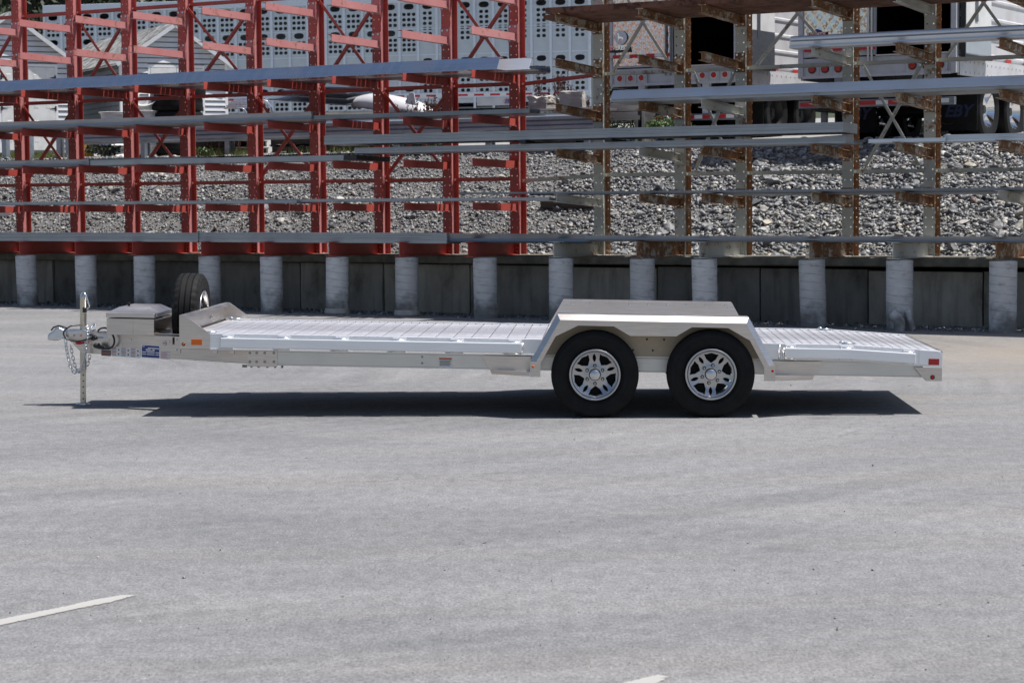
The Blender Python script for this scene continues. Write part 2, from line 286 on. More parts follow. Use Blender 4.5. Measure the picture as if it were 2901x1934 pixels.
# ================================================================ SETTING: lot, slope, yard
g = MB(); g.add([(-700, -700, 0), (700, -700, 0), (700, 700, 0), (-700, 700, 0)], [(0, 1, 2, 3)])
lot = struct(g.build('asphalt_lot', MT['asphalt']))
def stripe(pts, name='painted_line'):
    """worn line: list of (point, width) on the ground; the u coordinate falls from the middle to the edges"""
    vs, fs, us = [], [], []
    for i, (p, w, k) in enumerate(pts):
        a = Vector(pts[max(i-1, 0)][0]); c = Vector(pts[min(i+1, len(pts)-1)][0]); d = (c-a).normalized(); nn = Vector((-d.y, d.x, 0))
        for t, uu in ((-1, 0), (-.45, 1), (.45, 1), (1, 0)): q = Vector(p)+nn*w*t/2; vs.append((q.x, q.y, .004)); us.append(uu*k)
    for i in range(len(pts)-1):
        for j in range(3): fs.append((i*4+j, (i+1)*4+j, (i+1)*4+j+1, i*4+j+1))
    b = MB(); b.v = vs; b.f = fs; b.m = [0]*len(fs); o = b.build(name, MT['line_paint'], lot); me = o.data; uvl = me.uv_layers.new(name='UVMap')
    for l in me.loops: uvl.data[l.index].uv = (us[l.vertex_index], 0)
    return o
p, q = GR(-150, 1795), GR(392, 1682); d = q-p
stripe([(p, .13, .72), (p+d*.28, .14, .8), (p+d*.6, .13, .66), (p+d*.8, .15, .78), (p+d*.93, .11, .5), (q, .07, .25)])
p, q = GR(1700, 1975), GR(1880, 1915); stripe([(p, .16, .8), (p+(q-p)*.5, .17, .8), (q, .11, .5)])
def yz(v): return 2.58+.055*(v-4.4)
def sz(v):                                                   # height of the gravel bank
    t = max(0, min(1, (v-1.35)/3.15)); return .84+1.74*(t*.86+.14*t*t*(3-2*t))
vs, fs = [], []; nu, nv = 150, 26
for i in range(nu+1):
    for j in range(nv+1):
        u_ = -22+52*i/nu; v_ = 1.1+3.5*j/nv; q = RW(u_, v_); z = sz(v_)+.05*noise.noise(Vector((u_*.8, v_*.8, 3)))*(j > 1)+.02*noise.noise(Vector((u_*4, v_*4, 1)))*(j > 1)
        vs.append((q.x, q.y, z))
for i in range(nu):
    for j in range(nv): a = i*(nv+1)+j; fs.append((a, a+nv+1, a+nv+2, a+1))
b = MB(); b.v, b.f, b.m = vs, fs, [0]*len(fs); slope = struct(b.build('gravel_slope', MT['soil'], smooth=True))
vs, fs = [], []; VV = [4.45, 5, 6, 8, 11, 15, 20, 28, 40, 70, 140, 400]; UU = [-400, -120, -40]+[-30+2*i for i in range(34)]+[50, 120, 400]
for u_ in UU:
    for v_ in VV: q = RW(u_, v_); vs.append((q.x, q.y, yz(min(v_, 30))-(.0 if v_ < 40 else .0)+(.03*noise.noise(Vector((u_*.5, v_*.5, 0))) if v_ < 30 else 0)))
k = len(VV)
for i in range(len(UU)-1):
    for j in range(k-1): a = i*k+j; fs.append((a, a+k, a+k+1, a+1))
b = MB(); b.v, b.f, b.m = vs, fs, [0]*len(fs); yard = struct(b.build('upper_yard', MT['yard_gravel'], smooth=True))
# --- stones of the bank: the largest 300 as pieces, the rest as one mass
ico = bmesh.new(); bmesh.ops.create_icosphere(ico, subdivisions=1, radius=1); IV = np.array([v.co[:] for v in ico.verts]); IFc = np.array([[v.index for v in f.verts] for f in ico.faces]); ico.free()
ROCK = []
for k in range(18):
    a = IV*np.array([1, random.uniform(.6, .95), random.uniform(.38, .75)])*np.random.uniform(.66, 1.28, (12, 1))+np.random.uniform(-.24, .24, (12, 3)); ROCK.append(a)
big_me = []
for k in range(10):
    bm = bmesh.new(); bmesh.ops.create_icosphere(bm, subdivisions=2, radius=1); s3 = (1, random.uniform(.6, .9), random.uniform(.4, .65)); sd = Vector((k*9.1, 3, 1))
    cuts = [Vector((random.gauss(0, 1), random.gauss(0, 1), random.gauss(0, 1))).normalized() for _ in range(7)]
    for v in bm.verts:
        c = v.co.copy()
        for nn in cuts:
            e = c.dot(nn)-.58
            if e > 0: c -= nn*e
        c *= 1+.2*noise.noise(c*1.6+sd); v.co = Vector((c.x*s3[0], c.y*s3[1], c.z*s3[2]))*1.25
    me = bpy.data.meshes.new('stone'); bm.to_mesh(me); bm.free(); me.materials.append(MT['stone_big']); big_me.append(me)
cnt = 0; rv, rf = [], []; off = 0; nbig = 0
def rot3(n):
    q = np.random.normal(size=(n, 4)); q /= np.linalg.norm(q, axis=1)[:, None]; w, x, y, z = q.T
    return np.stack([1-2*(y*y+z*z), 2*(x*y-z*w), 2*(x*z+y*w), 2*(x*y+z*w), 1-2*(x*x+z*z), 2*(y*z-x*w), 2*(x*z-y*w), 2*(y*z+x*w), 1-2*(x*x+y*y)], 1).reshape(n, 3, 3)
bigs = []
for i in range(78000):
    u_ = random.uniform(-8., 19.2); v_ = random.uniform(1.2, 4.75)
    patch = noise.noise(Vector((u_*.45, v_*.9, 7)))
    wr = 1/(1+math.exp(-(u_-9.6+1.5*patch)*1.4))
    s = (.020+.010*wr)*math.exp(random.gauss(0, .38))*(1+.35*max(0, patch))
    if random.random() < .035: s *= 1.9
    z = (sz(v_) if v_ < 4.5 else yz(v_))+.05*noise.noise(Vector((u_*.8, v_*.8, 3)))+s*.25
    bigs.append((min(s, .12), u_, v_, z))
bigs.sort(reverse=True)
small = bigs[300:]; n_ = len(small); Rm = rot3(n_); var = np.random.randint(0, 18, n_)
base = np.stack(ROCK)[var]*np.array([q[0] for q in small])[:, None, None]
pos = np.array([tuple(RW(q[1], q[2], q[3])) for q in small]); tilt = np.einsum('nij,nkj->nki', Rm, base); tilt[:, :, 2] *= .8
allv = (tilt+pos[:, None, :]).reshape(-1, 3); allf = (IFc[None]+12*np.arange(n_)[:, None, None]).reshape(-1, 3)
me = bpy.data.meshes.new('small_stones'); me.vertices.add(len(allv)); me.vertices.foreach_set('co', allv.ravel()); me.loops.add(allf.size); me.loops.foreach_set('vertex_index', allf.ravel())
me.polygons.add(len(allf)); me.polygons.foreach_set('loop_start', np.arange(0, allf.size, 3)); me.polygons.foreach_set('loop_total', np.full(len(allf), 3)); me.update(calc_edges=True); me.materials.append(MT['stone_small'])
struct(inst(me, 'small_stones', slope), 'stuff')
for i, (s, u_, v_, z) in enumerate(bigs[:300]):
    inst(big_me[i % 10], 'stone', slope, T(RW(u_, v_, z)) @ Matrix.Rotation(random.uniform(0, 6.3), 4, 'Z') @ Matrix.Rotation(random.gauss(.4, .4), 4, 'X') @ Matrix.Rotation(random.gauss(0, .4), 4, 'Y') @ Matrix.Scale(s*.9, 4))
# loose grit on the lot (crumbs and small stones), and debris along the wall foot
gv, gf = [], []; k = 0
def grit(x, y, s):
    global k
    a = ROCK[k % 18]*s; rr = rot3(1)[0]; a = a @ rr.T; a = a+np.array([x, y, s*.25]); gv.append(a); gf.append(IFc+12*k); k += 1
for i in range(800):
    y = 7+14*random.random()**1.3*1.4; x = random.uniform(-.27, .27)*y; grit(x, y, random.choice((.0025, .003, .004, .004, .006)) if random.random() < .98 else .010)
for i in range(2400):
    q = RW(random.uniform(-3, 18.5), random.gauss(.5, .32)); grit(q.x, q.y, abs(random.gauss(.012, .01))+.004)
me = bpy.data.meshes.new('loose_grit'); me.from_pydata(np.concatenate(gv).tolist(), [], np.concatenate(gf).tolist()); me.materials.append(MT['stone_small']); struct(inst(me, 'loose_grit'), 'stuff')
gv, gf = [], []; k = 0
for i in range(3200):
    y = 7+14*random.random()**1.2*1.4; x = random.uniform(-.27, .27)*y; grit(x, y, random.uniform(.0018, .0038))
me = bpy.data.meshes.new('pale_grit'); me.from_pydata(np.concatenate(gv).tolist(), [], np.concatenate(gf).tolist()); me.materials.append(MT['grit_pale']); struct(inst(me, 'pale_grit'), 'stuff')

# ================================================================ RETAINING WALL AND PIERS
wall = thing('retaining_wall', 'low retaining wall of big grey concrete blocks with overhanging cap beam below the gravel bank', 'wall', RK)
jo = [-8.9, -7.2, -5.45, -3.7, -2.05, -.29, 1.51, 3.29, 5.11, 6.75, 8.37, 10.0, 11.62, 13.27, 14.9, 16.54, 18.2, 19.9]
for i in range(len(jo)-1):
    a, c = jo[i]+.012, jo[i+1]-.012; dv = random.uniform(-.02, .02); zt = .745+random.uniform(-.015, .01)
    b = MB(); nx, nz_ = 14, 7; vs = []
    for ix in range(nx+1):
        for iz in range(nz_+1):
            x = a+(c-a)*ix/nx; z = -.15+(zt+.15)*iz/nz_; e = min(ix, nx-ix, nz_-iz)
            vs.append((x, .95+dv+.02*noise.noise(Vector((x*2.5, z*2.5, i)))+.008*noise.noise(Vector((x*11, z*11, i)))+(.03 if e == 0 else 0), z))
    b.add(vs, [(ix*(nz_+1)+iz, (ix+1)*(nz_+1)+iz, (ix+1)*(nz_+1)+iz+1, ix*(nz_+1)+iz+1) for ix in range(nx) for iz in range(nz_)])
    b.add([(a, .98+dv, zt), (c, .98+dv, zt), (c, 1.5, zt), (a, 1.5, zt)], [(0, 1, 2, 3)]); b.add([(a, .98+dv, -.15), (a, .98+dv, zt), (a, 1.5, zt), (a, 1.5, -.15)], [(0, 1, 2, 3)]); b.add([(c, .98+dv, -.15), (c, .98+dv, zt), (c, 1.5, zt), (c, 1.5, -.15)], [(0, 1, 2, 3)])
    b.build('concrete_block', MT['wall_concrete'], wall, smooth='auto')
b = MB(); nx = 110
vs = []
for ix in range(nx+1):
    x = -8.9+28.8*ix/nx; w = .012*noise.noise(Vector((x*1.3, 0, 0))); zz = .875+.0035*x
    for (y, z) in ((1.55, zz-.13), (.78+w, zz-.13), (.75+w, zz-.115), (.75+w, zz-.012), (.765+w, zz), (1.55, zz)): vs.append((x, y, z+.006*noise.noise(Vector((x*2, y*3, z)))))
b.add(vs, [(ix*6+j, (ix+1)*6+j, (ix+1)*6+j+1, ix*6+j+1) for ix in range(nx) for j in range(5)]); b.build('cap_beam', MT['cap_concrete'], wall)
PU = [0.0, 1.26, 2.53, 3.98, 5.28, 6.54, 7.85, 9.12, 10.54, 11.89, 12.86, 14.5, 15.72, 17.1]
PX = [74, 241, 405.6, 591.5, 766, 951, 1149.6, 1372.8, 1586.5, 1819, 1996, 2303.6, 2548, 2841]
PLAB = ['concrete pier under the first red base beam, cracked and stained down one side', 'spiral seamed concrete pier seen directly behind the trailer jack', 'spiral seamed concrete pier rising behind the lid of the toolbox', 'smooth pale concrete pier standing directly behind the spare tyre', 'concrete pier just behind the far front corner of the trailer deck, dark at its foot', 'dark blotched concrete pier with a white torn collar at its foot', 'pale concrete pier with wide spiral bands and a dark lower third', 'clean concrete pier beneath the last red post of the rack', 'concrete pier beneath the first rusty grey post, beside the end of the red rack', 'concrete pier behind the front half of the fenders, beside a gap in the wall', 'concrete pier behind the rear half of the fenders with a pale patched top', 'plain concrete pier behind the front of the dovetail deck', 'concrete pier with a broken foot and a pale drain pipe leaning on it', 'concrete pier beyond the rear end of the trailer, under the last grey post']
PLAB += ['concrete pier under the red rack, %s past the trailer jack end' % q for q in ('first', 'second', 'third', 'fourth', 'fifth')]
for i, x in enumerate(PX+[None]*5):
    u_ = RP(x, 725, 0)[0] if x else -1.3*(i-13); zt = .862+.0037*u_; rn = random.Random(i*13+5); lean = (.012+.0*i)*(1-i/9); sd = Vector((i*5.3, 1, 2)); wide = i == 6
    pf = [(0, zt)]+[(.13, zt)]+[(.176, zt-.01-(zt+.1)*j/44) for j in range(45)]; pitch = rn.uniform(.10, .14) if not wide else .17
    def fr(r, h, a, ii, j):
        if r < .15: return r
        ph = (h/pitch+a/(2*math.pi)+i*.37) % 1; gr = math.exp(-((ph-.5)/.05)**2)
        q = Vector((math.cos(a)*2.2, math.sin(a)*2.2, h*9))+sd
        return r-gr*(.003+.005*max(0, noise.noise(q*2)))+.0035*noise.noise(q*1.3)-(.005*max(0, noise.noise(q*3)-.25))
    b = MB(); b.lathe(pf, 40, fn=fr)
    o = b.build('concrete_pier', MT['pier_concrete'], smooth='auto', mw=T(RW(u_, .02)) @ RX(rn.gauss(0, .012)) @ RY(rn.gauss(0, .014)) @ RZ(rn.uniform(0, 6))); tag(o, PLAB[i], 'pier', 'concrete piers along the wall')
    if i in (5, 6):
        c = MB(); c.lathe([(.185, 0), (.2, .02), (.19, .06+.02*i/6), (.18, .09)], 26, fn=lambda r, h, a, ii, j: r+.012*noise.noise(Vector((math.cos(a)*3, math.sin(a)*3, h*20+i)))); c.build('torn_collar', MT['cardboard'], o)
q = RW(RP(2548, 725, 0)[0]+.1, -.24); b = MB(); b.tube([(0, 0, -.02), (0, 0, .10), (-.03, .03, .17), (-.09, .06, .22)], .075, 14); b.tube([(.17, .0, 0), (.15, .03, .12), (.12, .07, .26)], .042, 10)
tag(b.build('drain_pipe', MT['pier_concrete'], smooth='auto', mw=T(q)), 'pale broken drain pipe stub standing against the foot of a concrete pier', 'pipe')

# ================================================================ RACKS
def cell_hole(mb, x0, x1, z0, z1, cx, cz, rx, rz, y0, y1, n=12, sq=2.0, M=None, mi=0):
    """a rectangular bit of plate (x, z) with one rounded hole, thickness y0..y1"""
    an = sorted(set([round(2*math.pi*i/n, 5) for i in range(n)]+[round(math.atan2(z-cz, x-cx) % (2*math.pi), 5) for x in (x0, x1) for z in (z0, z1)])); k = len(an); O, I = [], []
    for a in an:
        ca, sa = math.cos(a), math.sin(a); t = min((x1-cx)/ca if ca > 1e-6 else (x0-cx)/ca if ca < -1e-6 else 1e9, (z1-cz)/sa if sa > 1e-6 else (z0-cz)/sa if sa < -1e-6 else 1e9)
        O.append((cx+ca*t, cz+sa*t)); r = (abs(ca/rx)**sq+abs(sa/rz)**sq)**(-1/sq); I.append((cx+ca*r, cz+sa*r))
    v = [(x, y0, z) for x, z in O]+[(x, y0, z) for x, z in I]+[(x, y1, z) for x, z in I]+[(x, y1, z) for x, z in O]; f = []
    for i in range(k):
        j = (i+1) % k; f += [(i, j, k+j, k+i), (k+i, k+j, 2*k+j, 2*k+i), (2*k+i, 2*k+j, 3*k+j, 3*k+i)]
    mb.add(v, f, M, mi)
def perf(mb, x0, x1, z0, z1, y0, y1, rows, M=None, n=12, sq=2.0):
    """plate with rows of holes: rows = [(zc, half band, rz, [(xc, rx)...])]"""
    z = z0
    for zc, hb, rz, hs in sorted(rows):
        if zc-hb > z+1e-4: mb.box(x0, x1, y0, y1, z, zc-hb, M)
        xs = [x0]+[(hs[i][0]+hs[i+1][0])/2 for i in range(len(hs)-1)]+[x1]
        for i, (xc, rx) in enumerate(hs): cell_hole(mb, xs[i], xs[i+1], zc-hb, zc+hb, xc, zc, rx, rz, y0, y1, n, sq, M)
        z = zc+hb
    if z < z1: mb.box(x0, x1, y0, y1, z, z1, M)
def post_mesh(name, z0, z1, mats, rear_mi):
    b = MB(); P_ = .131; zs = [z0+.17+P_*i for i in range(int((z1-z0-.25)/P_))]; w = .0825
    if len(mats) > 2: b.box(-w, w, .203, .214, z0+.012, z1)
    for (y0, y1, mi) in (((0, .011, 0),) if len(mats) > 2 else ((0, .011, 0), (.203, .214, rear_mi))):
        k0 = len(b.m); perf(b, -w, w, z0+.012, z1, y0, y1, [(z, .05, .012, [(-.047, .012), (.047, .012)]) for z in zs], n=8)
        for i in range(k0, len(b.m)): b.m[i] = mi
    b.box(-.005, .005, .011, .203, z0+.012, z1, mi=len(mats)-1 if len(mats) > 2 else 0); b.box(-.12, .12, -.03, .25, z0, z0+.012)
    me = b.mesh(name)
    for q in mats: me.materials.append(q)
    return me
def arm_mesh(name, kind, L, h, w, mats, tilt):
    b = MB(); t = .007
    def zz(y): return tilt*(1.2-y)/1.2
    y0, y1 = 1.2-L, 1.19
    def sheet(xa, xb, za, zb):
        v = [(x, y, z+zz(y)-tilt) for y in (y0, y1) for z in (za, zb) for x in (xa, xb)]
        b.add(v, [(0, 1, 3, 2), (4, 6, 7, 5), (0, 4, 5, 1), (2, 3, 7, 6), (0, 2, 6, 4), (1, 5, 7, 3)])
    if kind == 'C':
        sheet(w/2-t, w/2, -h, 0); sheet(-w/2, w/2-t, -t, 0); sheet(-w/2, w/2-t, -h, -h+t)
    else:
        sheet(-t/2, t/2, -h+t, -t); sheet(-w/2, w/2, -t, 0); sheet(-w/2, w/2, -h, -h+t)
    zc = -tilt
    b.box(-.083, .083, 1.186, 1.1985, zc-h-.03, zc+.13); 
    for dx, dz in ((-.047, .10), (.047, .10), (.047, -h+.005), (-.047, -h+.005)):
        b.cyl((dx, 1.186, zc+dz), (dx, 1.172, zc+dz), .017, 6, mi=1)
    me = b.mesh(name)
    for q in mats: me.materials.append(q)
    return me
def base_mesh(name, mats, y0=-.13):
    b = MB(); h = .225; w = .085; y1 = 1.19; b.box(-.005, .005, y0, y1, .009, h-.009); b.box(-w, w, y0, y1, 0, .009); b.box(-w, w, y0, y1, h-.009, h); b.box(-.085, .085, 1.19, 1.1985, -.002, h+.05)
    for dz in (.05, .11, .17):
        for dx in (-.047, .047): b.cyl((dx, 1.19, dz), (dx, 1.176, dz), .015, 6, mi=1)
    me = b.mesh(name)
    for q in mats: me.materials.append(q)
    return me
def brace(root, u0, z0, u1, z1, v, mt_, w=.05, name='brace'):
    b = MB(); a = Vector((u0, v, z0)); c = Vector((u1, v, z1)); d = (c-a).normalized(); nn = Vector((-d.z, 0, d.x))*w/2; t = .006
    b.ext([a-nn, c-nn, c+nn, a+nn], (0, t, 0)); b.ext([a-nn, c-nn, c-nn+(-nn).normalized()*-t, a-nn+(-nn).normalized()*-t], (0, w*.9, 0))
    o = b.build(name, mt_, root)
    for q in (a+d*.035, c-d*.035): bb = MB(); bb.cyl(q+Vector((0, -.014, 0)), q+Vector((0, .016, 0)), .016, 6); bb.build('bolt', MT['zinc'], o)
    return o
RU = [-6.50, -5.20, -3.90, -2.60, -1.30, 0.0, 1.27, 2.53, 3.98, 5.26, 6.52, 7.83, 9.06]; GU = [10.53, 11.88, 12.86, 14.5, 15.69, 17.08]
rr = thing('cantilever_rack', 'tall red painted steel storage rack with rows of arms and cross braces', 'storage rack', RK)
rp = post_mesh('post', .885, 6.0, [MT['red_paint'], MT['red_paint'], MT['red_faded_sunlit']], 0); ra = arm_mesh('arm', 'C', 1.25, .112, .09, [MT['red_paint'], MT['zinc']], .03); rb = base_mesh('base_beam', [MT['red_paint'], MT['zinc']])  # post webs take the paler red, their sunlit side put into colour
raf = arm_mesh('arm', 'C', 1.25, .112, .09, [MT['red_faded_sunlit'], MT['zinc']], .03)
for u_ in RU:
    inst(rp, 'post', rr, T((u_, 1.2, 0))); inst(rb, 'base_beam', rr, T((u_, 0, .872+.0037*u_)))
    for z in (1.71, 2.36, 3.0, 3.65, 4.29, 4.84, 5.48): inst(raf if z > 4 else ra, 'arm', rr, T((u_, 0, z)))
zb, zm, zt = 2.06, 3.49, 4.86; vb = 1.33
for i in range(len(RU)-1):
    a, c = RU[i]+.02, RU[i+1]-.02
    brace(rr, a, zb, c, zb+.0, vb+.03, MT['red_paint'], .06, 'strut'); brace(rr, a, zm+.02, c, zm+.02, vb+.03, MT['red_paint'], .06, 'strut'); brace(rr, a, 5.05, c, 5.05, vb+.03, MT['red_paint'], .06, 'strut')
    lo, hi = (zb+.04, zm-.02) if i % 2 == 0 else (zm+.06, 5.0)
    brace(rr, a, hi, c, lo, vb-.01, MT['red_paint']); brace(rr, a, lo, c, hi, vb+.012, MT['red_paint'])
gr = thing('cantilever_rack', 'pale grey steel storage rack streaked with rust, standing past the red one', 'storage rack', RK)
gp = post_mesh('post', .9, 5.6, [MT['grey_paint'], MT['rusty_flange']], 1)
gar = [arm_mesh('arm', 'I', 1.25, .118, .10, [MT['grey_rusty'], MT['zinc']], .075), arm_mesh('arm', 'I', 1.25, .118, .10, [MT['grey_paint'], MT['zinc']], .075)]
gb = [base_mesh('base_beam', [MT['grey_rusty'], MT['zinc']]), base_mesh('base_beam', [MT['grey_paint'], MT['zinc']])]
for i, u_ in enumerate(GU):
    inst(gp, 'post', gr, T((u_, 1.2, 0))); inst(gb[(i+1) % 2], 'base_beam', gr, T((u_, 0, .91+.0037*(u_-10))))
    for j, z in enumerate((1.82, 2.465, 3.11, 3.755, 4.40, 5.04)): inst(gar[1 if (i*3+j*2) % 5 < 1 else 0], 'arm', gr, T((u_, 0, z)))
for i in range(5):
    a, c = GU[i]+.02, GU[i+1]-.02
    for z in (2.10, 3.60): brace(gr, a, z, c, z, vb+.03, MT['grey_paint'], .055, 'strut')
    lo, hi = (2.13, 3.57) if i % 2 == 1 else (3.63, 5.06)
    m_ = (a+c)/2
    brace(gr, a+.15, hi, c-.15, lo, vb-.01, MT['grey_paint'], .042); brace(gr, a+.15, lo, c-.15, hi, vb+.012, MT['grey_paint'], .042)
brace(gr, 9.1, 2.03, 10.52, 2.1, vb+.03, MT['grey_paint'], .055, 'strut'); brace(rr, 9.1, 3.5, 10.5, 3.6, vb+.03, MT['red_paint'], .055, 'strut')

# ---------------------------------------------------------------- bars lying on the racks
def prof(kind, w, h):
    """cross-section (v, z) as one or more closed outlines; front at v = 0"""
    t = max(.006, min(w, h)*.06)
    if kind == 'channel': return [[(0, 0), (w, 0), (w, t), (t, t), (t, h-t), (w, h-t), (w, h), (0, h)]]
    if kind == 'up': return [[(0, 0), (w, 0), (w, h), (w-t, h), (w-t, t), (t, t), (t, h), (0, h)]]
    if kind == 'lean': return [[(0, 0), (w, 0), (w, t), (t*1.5, t), (.09+t, h-t), (w*.5, h-t), (w*.5, h), (.09, h)]]
    if kind == 'plank': return [[(0, 0), (w, 0), (w, h), (w-t, h), (w-t, h*.8)]+[q for i in range(5, 0, -1) for q in ((w*i/6+.008, h*.8), (w*i/6+.008, h*.92), (w*i/6-.008, h*.92), (w*i/6-.008, h*.8))]+[(t, h*.8), (t, h), (0, h)]]
    if kind == 'concave': return [[(.02, 0), (w, 0), (w, t), (.05, t), (.045, h*.5), (.06, h-t), (w*.6, h-t), (w*.6, h), (.0, h), (.012, h*.72), (.022, h*.5), (.012, h*.22), (0, .02)]]
    if kind == 'round': return [[(w/2-w/2*math.cos(a), h/2+h/2*math.sin(a)) for a in [2*math.pi*i/14 for i in range(14)]]]
    if kind == 'wave': return [[(w*i/12, h*(.15 if i % 2 else .85)) for i in range(13)]+[(w*i/12, h*(.15 if i % 2 else .85)+.012) for i in range(12, -1, -1)]]
    if kind == 'ribbed': return [[(0, 0), (w, 0), (w, h), (0, h), (0, h*.86), (.008, h*.84), (.008, h*.70), (0, h*.68), (0, h*.52), (.008, h*.5), (.008, h*.34), (0, h*.32)]]
    return [[(0, 0), (w, 0), (w, h), (0, h)]]
def bar(kind, u0, u1, v, z, w, h, mt_, label, cat='metal bar', group=None, sag=0, skew=0, name='metal_bar'):  # bars lie on the slightly raised arms
    b = MB(); n_ = max(1, int(abs(u1-u0)/1.2)) if sag else 1
    for pl in prof(kind, w, h):
        k = len(pl); vs = []
        for i in range(n_+1):
            t = i/n_; s = sag*math.sin(t*math.pi*(n_/1.0)*.5)**2 if sag else 0
            vs += [((u0+(u1-u0)*t), y+skew*t, zz-s) for y, zz in pl]
        b.add(vs, [tuple(range(k)), tuple(range(n_*k, n_*k+k))[::-1]]+[(i*k+j, i*k+(j+1) % k, (i+1)*k+(j+1) % k, (i+1)*k+j) for i in range(n_) for j in range(k)])
    tl = .06 if u0 > 9.3 else .024 if u1 < 12 else .03
    o = b.build(name, mt_, mw=RK @ T((0, v, z-tl*(v+.05))) @ RX(-tl), bevel=.0015, seg=1); return tag(o, label, cat, group)
def ux(x, y, v): return RP(x, y, v)[0]
A_, D_ = MT['alu_bar'], MT['alu_dark']
zC = 3.655
bar('lean', -6, ux(1408, 190, .05), .05, zC, .34, .185, MT['alu_shelf'], 'broad sloped aluminium channel on the fourth red shelf, the longest and frontmost there')
bar('lean', -3, ux(1497, 190, .3), .30, zC, .30, .175, MT['alu_bright'], 'bright aluminium channel whose end shows past the longer one on the fourth red shelf')
for i, (v, w, h, e) in enumerate(((.62, .09, .05, 1532), (.73, .10, .09, 1526), (.85, .12, .06, 1548), (.99, .14, .11, 1545))): bar('up', -3, ux(e, 200, v), v, zC, w, h, D_, ('thinnest dark extrusion behind the channels on the fourth red shelf', 'square dark extrusion second behind the channels on the fourth red shelf', 'flat dark extrusion third behind the channels on the fourth red shelf', 'tallest dark extrusion rearmost on the fourth red shelf')[i])
z = 3.005
bar('concave', -6, ux(880, 335, .03), .03, z, .36, .125, A_, 'hollow curved aluminium channel ending halfway along the third red shelf')
bar('box', -4, ux(870, 340, .42), .42, z, .5, .05, D_, 'flat dark stack of sheet behind the curved channel on the third red shelf')
bar('plank', ux(872, 340, .08), ux(1500, 325, .08), .08, z, .3, .065, D_, 'thin flat dark plank on the right half of the third red shelf')
bar('lean', ux(1120, 335, .4), ux(1508, 325, .4), .40, z, .4, .085, A_, 'short aluminium channel with a slanted end behind the thin plank of the third red shelf')
z = 2.365
bar('concave', -6, ux(250, 465, .02), .02, z, .3, .10, A_, 'aluminium channel ending near the second red post on the second shelf')
bar('plank', ux(255, 465, .05), ux(985, 455, .05), .05, z, .34, .085, A_, 'low aluminium plank with a jagged end on the middle of the second red shelf')
bar('box', -5, ux(560, 450, .45), .45, z, .3, .13, D_, 'dark bundle lying at the back of the second red shelf')
bar('ribbed', ux(1004, 450, .05), ux(2395, 400, .05), .05, 2.47, .30, .085, A_, 'long ribbed aluminium bar bridging from the red rack onto the grey rack')
bar('wave', ux(1010, 450, .4), ux(2412, 405, .36), .36, 2.47, .42, .07, A_, 'long zigzag folded sheet bridging both racks behind the ribbed bar')
bar('box', ux(975, 438, .05), ux(1012, 438, .05), .03, 2.37, .9, .075, MT['black'], 'dark timber block on the second red shelf propping up a bundle', 'timber block', name='timber_block')
bar('box', ux(1472, 440, 0), ux(1490, 440, 0), -.02, 2.475+.085, .8, .05, MT['black'], 'dark timber spacer between bundles beside the last red post', 'timber block', name='timber_block')
bar('box', ux(1716, 420, 0), ux(1734, 420, 0), -.02, 2.475+.085, .8, .05, MT['black'], 'dark timber spacer between bundles near the first grey post', 'timber block', name='timber_block')
bar('ribbed', ux(918, 430, .04), ux(2388, 370, .04), .04, 2.615, .5, .135, A_, 'tall ribbed aluminium bundle stacked on top across both racks')
z = 1.715
bar('plank', -6, ux(840, 575, .03), .03, z, .4, .05, A_, 'flat aluminium plank on the lowest arms of the red rack, left part')
bar('plank', ux(660, 575, .1), ux(1556, 565, .1), .10, z+.02, .34, .045, A_, 'flat aluminium plank on the lowest arms of the red rack reaching the grey rack')
bar('box', ux(1300, 560, .15), 20, .15, 1.835, .10, .028, D_, 'thin dark strip running along the lowest arms of the grey rack')
bar('round', ux(1500, 560, .35), 20, .35, 1.83, .04, .04, D_, 'thin dark rod running along the lowest arms of the grey rack')
bar('up', ux(2060, 560, .5), 20, .5, 1.825, .34, .05, A_, 'pale aluminium tray behind the dark strips on the lowest grey arms')
z = 1.10
bar('ribbed', -6, ux(560, 670, -.02), -.02, z, .42, .15, A_, 'ribbed aluminium bundle on the red base beams at the far end')
bar('ribbed', ux(556, 670, 0), ux(1265, 670, 0), .0, z, .40, .16, A_, 'ribbed aluminium bundle on the middle of the red base beams')
bar('concave', ux(1245, 670, .03), ux(1672, 670, .03), .03, z+.012, .36, .14, D_, 'dark grooved aluminium bundle crossing from the red base beams to the grey ones')
bar('wave', -4, ux(1712, 665, .45), .45, z+.02, .6, .12, A_, 'zigzag folded sheet lying behind the bundles on the base beams')
bar('concave', ux(1655, 680, -.05), 20, -.05, 1.155, .30, .075, A_, 'slim bright aluminium channel along the base beams of the grey rack')
bar('up', ux(1545, 50, .0), 20, .0, 4.412, .48, .085, MT['rust_steel'], 'heavy rusty brown steel channel on the top arms of the grey rack')
bar('plank', ux(1549, 50, .6), 20, .5, 4.412, .66, .06, MT['rust_steel'], 'flat rusty steel plates behind the heavy channel on the top grey arms')
z = 3.762
bar('round', ux(2238, 130, .08), 20, .08, z+.085, .11, .085, MT['alu_bright'], 'round bright aluminium tube on top of the stack on the upper grey arms')
bar('concave', ux(2235, 130, .05), 20, .05, z, .22, .085, MT['alu_bright'], 'bright aluminium channel under the round tube on the upper grey arms')
z = 3.118
bar('lean', ux(1728, 270, .02), 20, .02, z+.04, .34, .135, MT['alu_bright'], 'wide bright aluminium channel along the middle arms of the grey rack')
bar('plank', ux(1728, 270, .05), 20, .06, z, .5, .04, A_, 'flat aluminium plank under the wide bright channel on the grey rack')
z = 2.472
bar('box', ux(2460, 405, .1), ux(2678, 400, .1), .10, z, .2, .05, MT['alu_bright'], 'short bright aluminium bar beside the fourth grey post')
